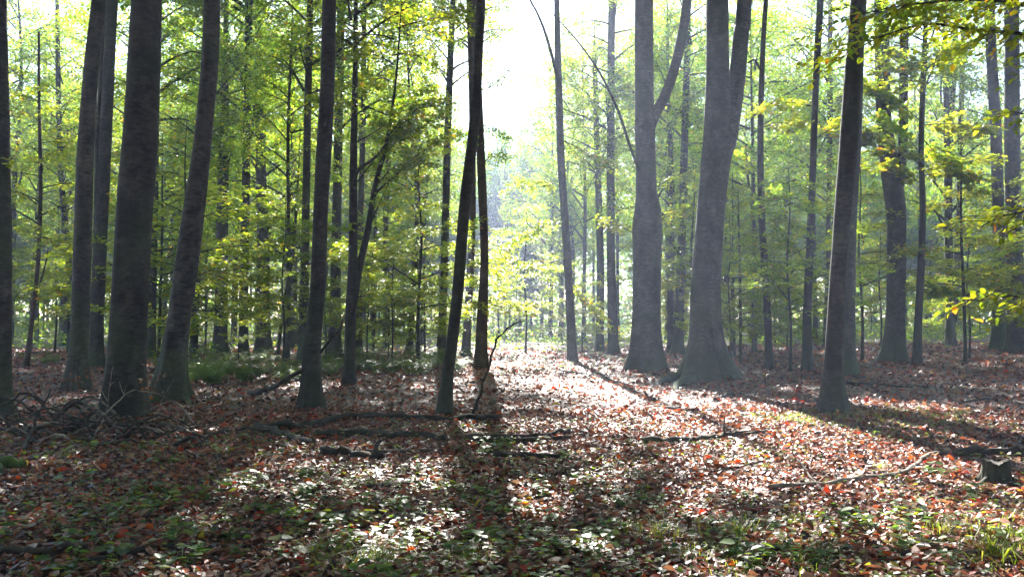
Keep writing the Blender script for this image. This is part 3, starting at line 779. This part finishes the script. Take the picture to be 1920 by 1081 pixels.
for (rt, px_, d_) in TREES:                                  # leaves banked against the feet of the nearer trees
    if d_ > 34: continue
    n = 170; a_ = rb.uniform(0, 6.283, n); tr = rt.children[0].dimensions
    r_ = np.abs(rb.normal(0, .32, n)) + (.34 if d_ < 28 else .25)
    x_, y_ = rt.location.x + np.cos(a_) * r_, rt.location.y + np.sin(a_) * r_
    nrm = rand_normals(rb, n, .5); dd = rb.normal(0, 1, (n, 3)); dd -= nrm * (dd * nrm).sum(1)[:, None]
    pos = np.stack([x_, y_, ground_z(x_, y_) + .03 + .14 * np.exp(-(r_ - .25) / .16) * rb.uniform(0, 1, n)], 1); sz = rb.uniform(.05, .1, n)
    g.add(*leaf_blades(pos, dd, nrm, sz, sz * .65, .15, .1))
tag(link('leaf_litter', g.mesh('leaf_litter', LITTER)), 'carpet of brown and red fallen leaves over the forest floor', 'leaves', kind='stuff')
# the nearest large leaves one by one
leaf_meshes = []
for k in range(8):
    rng = np.random.default_rng(900 + k)
    v, q = leaf_blades(np.array([[-.05, 0, 0.]]), np.array([[1., 0, 0]]), np.array([[0, 0, 1.]]), .10, .10 * rng.uniform(.55, .8), rng.uniform(.0, .3), rng.uniform(-.1, .3))
    leaf_meshes.append(mesh_np('fallen_leaf', v, q, LITTER))
lr = random.Random(31)
for k in range(300):
    y = lr.uniform(4.6, 8.0); x = lr.uniform(-1, 1) * y * .62
    o = link('fallen_leaf', leaf_meshes[k % 8], floor, (x, y, gz(x, y) + lr.uniform(.035, .06)))
    o.rotation_euler = (lr.gauss(0, .3), lr.gauss(0, .3), lr.uniform(0, 6.28))
    s = lr.uniform(.55, 1.05); o.scale = (s, s, s)

# ------------------------------------------------------------------ herbs, ferns, grass
def herb_meshes(seed, nl, h, leaf):
    rng = np.random.default_rng(seed)
    g = Geo(); pos, dr, nm, sz = [], [], [], []
    ns = rng.integers(3, 6)
    for s in range(ns):
        az = rng.uniform(0, 6.28); lean = rng.uniform(.5, 2.0)
        tip = np.array([math.cos(az) * lean * h, math.sin(az) * lean * h, h * rng.uniform(.6, 1)])
        path = catmull([(0, 0, 0), tip * [.3, .3, .6], tip], 5)
        tube(path, np.linspace(.003, .0015, 5), 3, g, cap=False)
        for j in range(nl):
            t = .3 + .7 * (j + 1) / nl
            p = path[min(4, int(t * 4))] + rng.normal(0, .022, 3)
            a = az + (j % 2 * 2 - 1) * rng.uniform(.4, 1.5)
            pos.append(p); dr.append((math.cos(a), math.sin(a), rng.normal(0, .15))); sz.append(leaf * rng.uniform(.7, 1.3))
    n = len(pos); sz = np.array(sz)
    v, q = leaf_blades(np.array(pos), np.array(dr), rand_normals(rng, n, .28), sz, sz * .85, .08, -.1)
    return mesh_np('foliage', v, q, LEAF_HERB), g.mesh('stem', LEAF_HERB)
HERBS = [herb_meshes(600 + k, 3 + k % 3, .07 + .02 * (k % 4), .05 + .009 * (k % 4)) for k in range(9)]
hr = random.Random(41)
def herb(x, y, s, label, group):
    root = thing('woodland_herb', label, 'plant', (x, y, gz(x, y)), group, hr.uniform(0, 6.28))
    a, b = hr.choice(HERBS)
    root.scale = (s, s, s)
    link('foliage', a, root); link('stem', b, root)
spots = [(850, 1000, 210, 60, 62), (640, 960, 160, 60, 32), (330, 950, 60, 40, 14), (160, 960, 160, 60, 32), (560, 900, 200, 30, 22), (960, 900, 90, 40, 14), (1420, 1010, 120, 40, 22),
         (1700, 960, 180, 60, 22), (1800, 1030, 120, 40, 20), (880, 850, 90, 15, 8), (120, 820, 120, 25, 12), (300, 1050, 250, 20, 14), (1100, 960, 80, 60, 10)]
for (cx_, cy_, sx_, sy_, n_) in spots:
    for _ in range(n_):
        p = on_ground(hr.gauss(cx_, sx_ * .95), min(1130, max(800, hr.gauss(cy_, sy_ * .95))))
        herb(p.x, p.y, hr.uniform(.6, 1.2), 'small green leafy herb among the foreground fallen leaves', 'foreground woodland herbs')

def ground_ivy():
    rng = np.random.default_rng(66); n = 16000
    y = 4.4 + 9 * rng.uniform(0, 1, n) ** 1.2; x = rng.uniform(-1, 1, n) * (y * .64 + .5)
    keep = smooth_noise2(x * 1.7, y * 1.6, 9) + .55 * smooth_noise2(x * 4.1, y * 3.7, 2) + rng.normal(0, .35, n) + np.clip((.5 - np.abs(x + .4) * .25), -.5, .5) * .6 > .02
    x, y = x[keep], y[keep]; n = len(x); az = rng.uniform(0, 6.28, n)
    pos = np.stack([x, y, ground_z(x, y) + rng.uniform(.03, .10, n)], 1); sz = rng.uniform(.03, .06, n)
    v, q = leaf_blades(pos, np.stack([np.cos(az), np.sin(az), rng.normal(0, .15, n)], 1), rand_normals(rng, n, .3), sz, sz * .85, .1, -.08)
    return mesh_np('ground_ivy', v, q, LEAF_HERB)
tag(link('ground_ivy', ground_ivy()), 'scattered low green leaves creeping between the fallen leaves', 'ground cover', kind='stuff')

def fern_mesh(seed):
    rng = np.random.default_rng(seed); pos, dr, nm, sz = [], [], [], []
    g = Geo()
    for f in range(9):
        az = f * .7 + rng.normal(0, .25); L = rng.uniform(.45, .8)
        path = catmull([(0, 0, 0), (math.cos(az) * L * .35, math.sin(az) * L * .35, L * .6), (math.cos(az) * L, math.sin(az) * L, L * .45)], 16)
        tube(path, np.linspace(.005, .001, 16), 3, g, cap=False)
        for j in range(2, 16):
            for s in (-1, 1):
                a = az + s * 1.25
                pos.append(path[j]); dr.append((math.cos(a), math.sin(a), -.15)); sz.append(.20 * (1 - j / 17) + .03)
    n = len(pos); sz = np.array(sz)
    v, t = leaf_cards(np.array(pos), np.array(dr), rand_normals(rng, n, .2), sz, sz * .3, .1)
    return mesh_np('fronds', v, t, FERNMAT), g.mesh('stalk', FERNMAT)
FERNS = [fern_mesh(700 + k) for k in range(4)]
def fern(px, py, s, label, group):
    p = on_ground(px, py)
    root = thing('fern', label, 'fern', p, group, hr.uniform(0, 6.28)); root.scale = (s, s, s)
    a, b = hr.choice(FERNS)
    link('fronds', a, root); link('stalk', b, root)
for _ in range(64):
    fern(hr.uniform(345, 560), hr.uniform(672, 722), hr.uniform(.6, 1.1), 'green fern in the shaded bed behind the left foreground trunks', 'ferns of the left bed')
for _ in range(70):
    px = hr.uniform(570, 880); fern(px, hr.uniform(664, 712 - (px - 570) * .03), hr.uniform(.7, 1.15), 'low sunlit fern in the bright strip left of centre', 'sunlit ferns left of centre')
for _ in range(36):
    fern(hr.uniform(920, 1180), hr.uniform(655, 688), hr.uniform(.3, .55), 'low plant in the misty verge beyond the sunlit leaf carpet', 'misty verge plants')
for _ in range(46):
    fern(hr.uniform(1380, 1780), hr.uniform(628, 655), hr.uniform(.4, .9), 'low green fern in the shade behind the right trunks', 'ferns behind the right trunks')
for _ in range(20):
    fern(hr.uniform(20, 300), hr.uniform(650, 690), hr.uniform(.4, .8), 'low fern between the left trunks in the shade', 'ferns between the left trunks')

def grass_mesh(seed, n, h, spread):
    rng = np.random.default_rng(seed)
    az = rng.uniform(0, 6.28, n); r = np.abs(rng.normal(0, spread, n)); a2 = rng.uniform(0, 6.28, n)
    base = np.stack([np.cos(az) * r, np.sin(az) * r, np.zeros(n)], 1)
    L = h * rng.uniform(.5, 1.2, n); lean = rng.uniform(.3, 1.5, n)
    d = np.stack([np.cos(a2), np.sin(a2), np.zeros(n)], 1); sd = np.stack([-np.sin(a2), np.cos(a2), np.zeros(n)], 1) * .0022
    m = base + d * (L * lean * .35)[:, None] + np.array([0, 0, 1.]) * (L * .65)[:, None]
    t = base + d * (L * lean)[:, None] + np.array([0, 0, 1.]) * (L * np.maximum(.15, 1 - .5 * lean))[:, None]
    v = np.stack([base - sd, base + sd, m + sd, m - sd, t], 1).reshape(-1, 3)
    k = np.arange(n)[:, None] * 5
    return v, k + np.array([[0, 1, 2, 3]]), k + np.array([[3, 2, 4]])
GR = []
for k in range(4):
    v, q, t = grass_mesh(800 + k, 90, .22, .11); GR.append(mesh_np('grass_blades', v * [1.2, 1.2, .8], [q, t], GRASSMAT))
for (px, py, s, lab) in [(1235, 1010, 1.2, 'large grass tuft right of the bottom centre'), (1385, 1005, 1.0, 'upright grass tuft among pale leaves in the lower right'),
                         (1500, 985, .7, 'small grass tuft between the lower right herbs'), (1865, 1050, 1.3, 'dense grass tuft in the bottom right corner'),
                         (1760, 1000, .9, 'grass tuft left of the one in the bottom right corner'), (600, 1040, .7, 'short grass tuft near the bottom left of centre'),
                         (700, 1055, .8, 'short grass tuft close to the bottom centre'), (1440, 880, .5, 'tiny grass tuft on the sunlit leaves by the fallen branch'),
                         (1650, 880, .6, 'grass tuft under the crooked pale branch on the right'), (870, 1050, .6, 'thin grass tuft among dense herbs at the bottom')]:
    p = on_ground(px, py)
    o = thing('grass_tuft', lab, 'grass', p, 'grass tufts', hr.uniform(0, 6)); o.scale = (s, s, s)
    link('grass_blades', GR[hr.randrange(4)], o)['kind'] = 'stuff'
g = Geo()
gr2 = np.random.default_rng(55)
for (cx_, cy_, sx_, sy_, n_) in [(1600, 785, 110, 10, 60), (1760, 790, 60, 12, 30), (1480, 785, 60, 8, 30), (1050, 690, 120, 8, 50), (1900, 1030, 60, 30, 18), (1430, 1040, 140, 30, 22), (700, 1050, 120, 20, 16)]:
    for _ in range(n_):
        p = on_ground(gr2.normal(cx_, sx_ * .7), max(650, gr2.normal(cy_, sy_ * .7)))
        v, q, t = grass_mesh(int(gr2.integers(1e6)), 22, .12, .10)
        g.add(v + np.array(p), q, t)
tag(link('short_grass', g.mesh('short_grass', GRASSMAT)), 'thin short grass and moss patches between the fallen leaves', 'grass', kind='stuff')

# ------------------------------------------------------------------ dead wood
def dead(name, label, cat, pts, w, mat=None, twigs=(), taper=.6, group=None, sides=9, lifts=None, seed=None):
    """a fallen piece: pts are pixels of its line on the ground (x, y[, height above ground in m]); w thickness in pixels at its start"""
    rng = np.random.default_rng(seed or sum(map(ord, label)) + int(pts[0][0]))
    mat = mat or DEADWOOD
    W = []
    p0 = on_ground(pts[0][0], pts[0][1])
    r0 = w * 1.0 * p0.y / F_PX / 2
    Y0 = None
    for p in pts:
        if len(p) == 2:
            q = on_ground(p[0], p[1]); q.z += r0 * .8 + .03
        else:
            q = at(p[0], p[1], p[2])
        W.append(q)
    n = max(8, len(pts) * 4)
    C = catmull([list(q - p0) for q in W], n)
    C += rng.normal(0, r0 * .35, C.shape)
    rad = r0 * np.linspace(1, 1 - taper, n) * rng.uniform(.9, 1.1, n)
    m = 1 + .16 * rng.normal(0, 1, (n, sides)).clip(-1.5, 1.5) + .12 * rng.normal(0, 1, (1, sides))
    o = link(name, tube(C, rad, sides, mult=m).mesh(name, mat, True), None, p0)
    tag(o, label, cat, group)
    for (t, dx, dy, dz, tr) in twigs:
        b = C[int(t * (n - 1))]
        e = b + np.array([dx, dy, dz])
        mid = (b + e) / 2 + rng.normal(0, .06, 3) * np.linalg.norm(e - b)
        link('side_branch', tube(catmull([b, mid, e], 7), np.linspace(tr, tr * .3, 7), 6).mesh('side_branch', mat, True), o)
    return o
D = dead
D('fallen_log', 'long curved dark log lying before the leaning central trunk', 'log', [(478, 806), (540, 808), (600, 800), (655, 788), (740, 788), (830, 792), (932, 788)], 15, taper=.35, sides=12, twigs=[(.05, -.25, .1, .12, .02)])
D('fallen_log', 'dark curved branch under the left end of the long log', 'log', [(455, 812), (500, 815), (535, 824), (575, 838), (590, 842)], 14, twigs=[(.5, .3, -.2, .05, .015)])
D('fallen_log', 'flat weathered log below the middle of the long curved log', 'log', [(590, 822), (680, 822), (730, 824), (800, 826), (830, 830)], 14, taper=.4)
D('fallen_log', 'short dark log with an upright stub in the left of centre foreground', 'log', [(604, 855), (640, 858), (680, 862), (718, 866)], 17, taper=.3, sides=12, twigs=[(.9, .06, .0, .16, .04), (.5, .05, .02, .10, .018)])
D('fallen_log', 'thin pole lying right behind the short dark log with a stub', 'log', [(668, 852), (760, 852), (830, 850)], 7, PALEWOOD)
D('fallen_log', 'upper of two parallel logs pointing into the sunlit leaves', 'log', [(868, 826), (930, 828), (1000, 824), (1070, 815)], 12, taper=.35, sides=10)
D('fallen_log', 'lower of two parallel logs pointing into the sunlit leaves', 'log', [(880, 833), (960, 834), (1068, 829)], 11, taper=.35, sides=10)
D('fallen_log', 'dark low log right of the foreground herbs at the centre', 'log', [(925, 860), (985, 863), (1050, 866)], 11, taper=.4)
D('fallen_branch', 'reddish brown branch lying on the sunlit leaf carpet', 'branch', [(1204, 832), (1260, 834), (1320, 830), (1370, 822), (1435, 818)], 12, BARK_WARM, taper=.5, twigs=[(.72, .05, .1, .28, .018), (.8, .35, -.35, .06, .014), (.45, -.2, -.35, .02, .012)])
D('fallen_branch', 'thin branch behind the sunlit carpet, left of the biggest trunk', 'branch', [(1052, 698), (1110, 705), (1170, 722), (1240, 735), (1285, 742)], 3)
D('fallen_branch', 'dark twig lying in the shade at the foot of the biggest trunk', 'branch', [(1340, 752), (1370, 744), (1420, 740)], 7, twigs=[(.3, .25, .1, .30, .012), (.4, -.1, .1, .25, .01)])
D('fallen_branch', 'thin stick lying across the sunlit leaves before the biggest trunk', 'branch', [(1250, 770), (1310, 775), (1360, 772)], 6)
D('fallen_branch', 'crooked pale branch reaching towards the stump on the right', 'branch', [(1440, 922), (1540, 915), (1640, 903), (1695, 892), (1720, 875), (1745, 858), (1790, 854)], 10, PALEWOOD, taper=.2, twigs=[(.6, .2, .25, .1, .015), (.4, -.2, -.2, .03, .01)])
D('fallen_branch', 'thin dark stick bridging the sunny leaves in the lower right', 'branch', [(1332, 892), (1400, 880), (1450, 862)], 6, twigs=[(.5, .1, .2, .15, .008)])
D('fallen_branch', 'dark twig crossing the light patch left of the crooked pale branch', 'branch', [(1495, 865), (1540, 925), (1590, 970)], 4)
D('fallen_branch', 'bleached short stick in the bottom right corner', 'branch', [(1745, 1050), (1800, 1047), (1862, 1044)], 9, PALEWOOD, taper=.4)
D('fallen_branch', 'dark rotten branch in the bottom left corner', 'branch', [(-20, 1040), (60, 1048), (130, 1042), (165, 1042)], 16, taper=.4)
D('fallen_branch', 'long thin branch lying across the sun spot at the bottom left', 'branch', [(150, 1064), (210, 1055), (270, 1042), (335, 1030)], 11, twigs=[(.5, .2, .2, .05, .01)])
D('fallen_branch', 'dark short branch in the middle of the foreground herbs', 'branch', [(560, 990), (610, 978), (650, 968)], 11)
D('fallen_branch', 'dark branch half buried under herbs left of the bottom centre', 'branch', [(690, 922), (750, 915), (820, 910)], 10)
D('fallen_branch', 'stick lying on dark leaves in the shaded right middle ground', 'branch', [(1560, 722), (1640, 724), (1710, 730)], 6)
D('fallen_branch', 'thin stick in the shade right of the foreground right beech', 'branch', [(1800, 760), (1850, 752), (1905, 748)], 5)
# leaning and standing dead wood
D('leaning_branch', 'dead branch propped against the dark straight foreground beech', 'branch', [(468, 746), (520, 722, 15.4), (568, 690, 15.3), (606, 652, 15.4), (640, 612, 15.6), (662, 570, 15.8)], 12, taper=.75, sides=8)
o = D('dead_sapling', 'bare dead sapling with a bent twiggy tip at the centre', 'sapling', [(888, 782), (900, 740, 13.6), (915, 690, 13.6), (926, 650, 13.7), (940, 628, 13.7), (958, 610, 13.8), (982, 602, 13.9)], 8, DEADWOOD, taper=.7, sides=6,
      twigs=[(.55, .02, 0, .32, .010), (.66, .12, 0, .26, .009), (.74, -.02, .05, .25, .009), (.8, .18, 0, .16, .008), (.66, -.14, 0, .12, .008), (.9, .1, 0, .12, .006)])
# brush pile
br = random.Random(3)
pile = [
 ([(20, 822), (90, 800, 11.4), (180, 790, 11.6), (280, 806, 11.8)], 7, DEADWOOD, 'long arching dark branch across the top of the brush pile'),
 ([(60, 835), (150, 812, 11.3), (250, 800, 11.3), (345, 822)], 6, PALEWOOD, 'pale bowed branch lying along the front of the brush pile'),
 ([(45, 850), (62, 800, 11.2), (82, 755, 11.2), (96, 730, 11.2)], 8, DEADWOOD, 'black forked stick standing up from the brush pile'),
 ([(60, 840), (42, 790, 11.5), (30, 762, 11.5)], 7, DEADWOOD, 'short black stick leaning left out of the brush pile'),
 ([(120, 825), (180, 790, 11.8), (240, 735, 12.0), (262, 733, 12.0), (300, 740, 12.1), (345, 765, 12.3)], 4, PALEWOOD, 'thin pale twig arching in front of the thickest left trunk'),
 ([(170, 835), (200, 770, 11.7), (206, 720, 11.8), (212, 685, 11.8)], 3, PALEWOOD, 'thin pale twig rising before the thickest left trunk'),
 ([(0, 812), (70, 806, 11.6), (160, 818)], 8, DEADWOOD, 'dark branch entering the brush pile from the left edge'),
 ([(5, 845), (60, 818, 11.2), (130, 770, 11.6)], 4, PALEWOOD, 'pale crooked twig at the left end of the brush pile'),
 ([(190, 808), (260, 800, 12.2), (360, 835)], 9, DEADWOOD, 'dark branch sloping right out of the brush pile'),
 ([(150, 800), (230, 795, 12.4), (300, 798)], 11, DEADWOOD, 'thick dark branch at the foot of the thickest left trunk'),
 ([(230, 815), (300, 825, 11.0), (335, 842)], 4, PALEWOOD, 'thin pale branch at the right end of the brush pile'),
 ([(90, 818), (140, 800, 11.8), (210, 812)], 6, DEADWOOD, 'short bent branch in the middle of the brush pile'),
 ([(110, 846), (190, 838, 10.9), (300, 848)], 6, DEADWOOD, 'low dark branch under the front of the brush pile'),
 ([(300, 800), (350, 815), (395, 832)], 9, DEADWOOD, 'dark stick trailing off right of the brush pile'),
 ([(380, 822), (440, 815), (500, 812)], 8, DEADWOOD, 'dark stick between the brush pile and the long log'),
 ([(200, 845), (226, 815, 11.0), (256, 822)], 4, DEADWOOD, 'small curved twig at the lower right of the brush pile'),
 ([(10, 800), (50, 785, 12.0), (110, 790, 12.2), (170, 800)], 6, DEADWOOD, 'upper left branch of the brush pile lying flat'),
 ([(270, 830), (330, 806, 11.3), (385, 800)], 5, DEADWOOD, 'thin dark branch rising right of the brush pile'),
]
for pts, w, mat, lab in pile:
    tw = [(br.uniform(.3, .9), br.uniform(-.3, .3), br.uniform(-.2, .2), br.uniform(.02, .3), .007) for _ in range(br.randint(1, 3))]
    D('brush_branch', lab, 'branch', pts, w, mat, tw, taper=.7, group='branches of the brush pile', sides=7)
for k in range(56):
    x_, y_ = br.gauss(170, 95), br.uniform(785, 845)
    a_ = br.uniform(-.5, .5) + (3.14 if br.random() < .5 else 0); L_ = br.uniform(50, 150)
    e_ = (x_ + math.cos(a_) * L_, y_ - br.uniform(-10, 40))
    Yd = on_ground(x_, y_).y
    D('brush_twig', 'tangled dead twig in the brush pile at the left', 'twig', [(x_, y_), ((x_ + e_[0]) / 2 + br.uniform(-12, 12), (y_ + e_[1]) / 2 - br.uniform(10, 42), Yd), (e_[0], min(e_[1], y_ - 2), Yd + br.uniform(-.3, .3))],
      br.choice([4, 5, 6, 8]), br.choice([DEADWOOD, DEADWOOD, PALEWOOD]), [(br.uniform(.4, .9), br.uniform(-.2, .2), br.uniform(-.1, .1), br.uniform(.05, .2), .004)], taper=.7, group='twigs of the brush pile', sides=5, seed=k + 1)
D('mossy_log', 'bright green mossy log end at the left edge', 'log', [(-40, 905), (0, 888), (38, 884)], 30, MOSSWOOD, taper=.3, sides=12)

# withered leaves caught on the brush pile
for (px, py, Y, lab) in [(105, 830, 11.1, 'withered brown leaf cluster low in the brush pile'), (200, 845, 10.9, 'withered brown leaf cluster at the front of the brush pile'), (285, 720, 12.4, 'withered leaves before the thickest left trunk'),
                     (345, 860, 10.4, 'withered leaf cluster right of the brush pile'), (145, 715, 15.5, 'reddish withered leaves at the foot of the slim bright rimmed beech')]:
    rng = np.random.default_rng(int(px)); n = 26
    p = at(px, py, Y)
    pos = rng.normal(0, .09, (n, 3)) * [1, 1, 1.2]
    v, q = leaf_blades(pos, rng.normal(0, 1, (n, 3)) - [0, 0, .8], rng.normal(0, 1, (n, 3)), rng.uniform(.05, .09, n), rng.uniform(.03, .055, n), .25, .2)
    zb = gz(p.x, p.y) - p.z
    o = thing('withered_sprig', lab, 'sprig', (p.x, p.y, p.z + zb))
    f = link('foliage', mesh_np('foliage', v - np.array([0, 0, zb]), q, WITHER), o); f['kind'] = 'stuff'
    link('stem', tube(np.array([(0, 0, -.03), (.02, 0, -zb * .5), (0, 0, .12 - zb)]), np.array([.006, .005, .003]), 4).mesh('stem', DEADWOOD), o)

# ------------------------------------------------------------------ stump
def stump():
    p = on_ground(1868, 905)
    k = p.y / F_PX
    root = thing('tree_stump', 'old dark tree stump near the right edge', 'stump', p); root.scale = (.8, .8, .8)
    rng = np.random.default_rng(8)
    sides = 44; th = np.arange(sides) * 2 * np.pi / sides
    zs = np.array([-.1, 0, .04, .09, .14, .19, .24, .28])
    rr = np.array([.23, .21, .18, .16, .15, .147, .145, .14])
    lob = .28 * np.cos(5 * th + 1) + .14 * np.cos(3 * th) + rng.normal(0, .05, sides)
    groove = .06 * np.cos(11 * th) + rng.normal(0, .035, sides)
    mult = 1 + lob[None, :] * np.exp(-np.clip(zs, 0, 9) / .13)[:, None] + groove[None, :] + rng.normal(0, .02, (8, sides))
    path = np.c_[np.zeros(8), np.zeros(8), zs]
    g = tube(path, rr, sides, mult=mult, cap=False)
    # ragged rim
    rim = g.v[0][-sides:]; rim[:, 2] += rng.uniform(-.012, .012, sides) + .018 * np.cos(2 * th + 1) + .012 * np.cos(5 * th)
    link('stump_body', g.mesh('stump_body', BARK_DARK, True), root)
    top = np.vstack([rim * [.97, .97, 1] - [0, 0, .01], [[0, 0, .255]]])
    jj = np.arange(sides)
    link('broken_top', mesh_np('broken_top', top, np.stack([jj, (jj + 1) % sides, np.full(sides, sides)], 1), DEADWOOD), root)
    for a in (3.6, 4.9, 5.9, .8):
        pth = catmull([(math.cos(a) * .13, math.sin(a) * .13, .07), (math.cos(a) * .26, math.sin(a) * .26, .02), (math.cos(a) * .42, math.sin(a) * .42, -.05)], 7)
        link('root', tube(pth, np.linspace(.05, .02, 7), 8).mesh('root', BARK_DARK, True), root)
stump()
D('fallen_log', 'dark log lying behind the stump at the right edge', 'log', [(1795, 862), (1860, 858), (1960, 862)], 16, taper=.3, sides=10, twigs=[(.3, .1, -.2, .1, .02)])

# ------------------------------------------------------------------ overhanging leafy branches at the top right
def overhang():
    Y = 8.6
    bx = 6.6
    base = Vector((bx, Y, gz(bx, Y)))
    root = thing('overhanging_tree', 'tree beyond the right edge reaching leafy branches into the top right corner', 'tree', base)
    P = [(0, 0, -.15), (.05, 0, 2), (0, .1, 4.5), (.1, .1, 8), (.1, 0, 12)]
    link('trunk', trunk_mesh(P, [.20, .17, .14, .10, .04], 14, .5, np.random.default_rng(3), BARK), root)
    add_crown(root, 'A', Vector((.0, .1, 6.5)), Vector((.1, 0, 13)), .8)
    lines = [  # pixel lines with depth
        [(2190, 150, 8.6), (2050, 90, 8.6), (1920, 64, 8.6), (1820, 55, 8.7), (1740, 45, 8.9), (1650, 70, 9.1), (1560, 120, 9.4)],
        [(2190, 100, 8.6), (2000, 30, 8.4), (1850, 0, 8.4), (1700, 10, 8.6), (1600, 30, 8.8)],
        [(2190, 420, 8.6), (2050, 400, 8.2), (1950, 395, 8.0), (1880, 405, 7.9), (1840, 425, 7.9)],
        [(2190, 520, 8.6), (2060, 540, 8.0), (1960, 560, 7.8), (1890, 555, 7.8), (1830, 565, 7.8)],
        [(2190, 300, 8.6), (2060, 230, 8.6), (1960, 215, 8.8), (1880, 215, 9.0)],
    ]
    rng = np.random.default_rng(19)
    single = []
    pos, dr, bi, sz = [], [], [], []; branches = []
    for li, ln in enumerate(lines):
        C = catmull([list(at(*p) - base) for p in ln], 24)
        r = np.linspace(.03 if li < 2 else .016, .004, 24)
        br_o = link('branch', tube(C, r, 7).mesh('branch', BARK_DARK, True), root)
        branches.append(br_o)
        g = Geo()
        nt_ = 46 if li < 2 else 18
        for j in range(nt_):
            i0 = int(4 + 19 * (j + .5) / nt_)
            s = 1 if j % 2 else -1
            L = rng.uniform(.3, .75) * (1 if li < 2 else .7)
            d = np.array([-.7, s * rng.uniform(.4, 1.1), rng.uniform(-.55, .15)]); d /= np.linalg.norm(d)
            tw = catmull([C[i0], C[i0] + d * L * .5 + [0, 0, .03], C[i0] + d * L + [0, 0, -.06 * L]], 8)
            tube(tw, np.linspace(.005, .0015, 8), 4, g, cap=False)
            for m in range(1, 8):
                for q_ in range(2):
                    a = tw[m] + rng.normal(0, .02, 3)
                    dd = d + rng.normal(0, .55, 3); dd[2] -= .15
                    pos.append(a); dr.append(dd); bi.append(li); sz.append(rng.uniform(.06, .10))
        link('twigs', g.mesh('twigs', BARK_DARK), root)['kind'] = 'stuff'
    pos, dr, sz = np.array(pos), np.array(dr), np.array(sz); n = len(pos)
    nr = rand_normals(rng, n, .4)
    # the 260 leaves nearest the middle of the view one by one, the rest as one mass
    prox = np.argsort(pos[:, 0])[:420]; sel = rng.permutation(prox)[:260]
    mask = np.ones(n, bool); mask[sel] = False
    v, q = leaf_blades(pos[mask], dr[mask], nr[mask], sz[mask], sz[mask] * .62, .1, -.08)
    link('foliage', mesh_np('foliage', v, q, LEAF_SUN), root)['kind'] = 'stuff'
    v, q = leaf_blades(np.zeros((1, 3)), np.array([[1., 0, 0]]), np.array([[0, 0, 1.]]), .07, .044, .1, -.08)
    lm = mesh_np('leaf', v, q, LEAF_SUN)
    for s_ in sel:
        o = link('leaf', lm, branches[bi[s_]], pos[s_])
        d = Vector(dr[s_]).normalized(); nn = Vector(nr[s_]); y_ = nn.cross(d).normalized(); z_ = d.cross(y_)
        o.rotation_euler = Matrix((d, y_, z_)).transposed().to_euler()
        k = sz[s_] / .07; o.scale = (k, k, k)
overhang()

# ------------------------------------------------------------------ labels of the many background trees, by place and order
REGIONS = [(-999, 0, 'beyond the left edge'), (0, 200, 'near the left edge'), (200, 330, 'behind the thickest left trunk'), (330, 560, 'above the left fern bed'), (560, 660, 'behind the dark straight foreground beech'),
           (660, 830, 'left of the crossing central trunks'), (830, 930, 'behind the crossing central trunks'), (930, 1060, 'under the bright sky gap'), (1060, 1190, 'left of the bulging big trunk'),
           (1190, 1300, 'between the two biggest trunks'), (1300, 1420, 'behind the biggest divided trunk'), (1420, 1540, 'left of the foreground right beech'), (1540, 1640, 'behind the foreground right beech'),
           (1640, 1760, 'around the light brown split beech'), (1760, 1920, 'near the right edge'), (1920, 9999, 'beyond the right edge')]
ORD = ['nearest', 'second nearest', 'third nearest', 'fourth nearest', 'fifth nearest', 'sixth nearest', 'seventh nearest', 'eighth nearest', 'ninth nearest', 'tenth nearest', 'eleventh nearest', 'twelfth nearest']
KINDS_BG = {'understorey saplings': 'leafy understorey sapling', 'mid distance woodland trees': 'mid distance leafy tree', 'trees of the deep wood': 'distant fading tree', 'trees in the mist around the sky gap': 'misty sunlit tree'}
for grp, noun in KINDS_BG.items():
    mem = [o for o in col.objects if o.get('group') == grp and not o.parent]
    for lo, hi, where in REGIONS:
        sub = sorted([o for o in mem if lo <= CX + F_PX * o.location.x / o.location.y < hi], key=lambda o: o.location.y)
        for i, o in enumerate(sub):
            o['label'] = f'{noun} {where}' + ('' if len(sub) == 1 else f', {ORD[min(i, 11)]} of its kind there')

# ------------------------------------------------------------------ haze
def haze():
    m = bpy.data.materials.new('haze'); m.use_nodes = True; nt = m.node_tree
    nt.nodes.remove(nt.nodes['Principled BSDF'])
    pv = nt.nodes.new('ShaderNodeVolumePrincipled')
    pv.inputs['Color'].default_value = (.62, .72, 1.0, 1)
    pv.inputs['Density'].default_value = HAZE_DENSITY
    pv.inputs['Anisotropy'].default_value = HAZE_ANISO
    nt.links.new(pv.outputs[0], nt.nodes['Material Output'].inputs['Volume'])
    x0, x1, z0, z1 = -262, 262, -2.0, 30.0
    v = [(x, y, z) for z in (z0, z1) for y in (x0, x1) for x in (x0, x1)]
    q = [(0, 2, 3, 1), (4, 5, 7, 6), (0, 1, 5, 4), (2, 6, 7, 3), (0, 4, 6, 2), (1, 3, 7, 5)]
    o = link('haze', mesh_np('haze', v, np.array(q), m))
    tag(o, 'thin morning mist hanging through the wood', 'mist', kind='stuff')
haze()
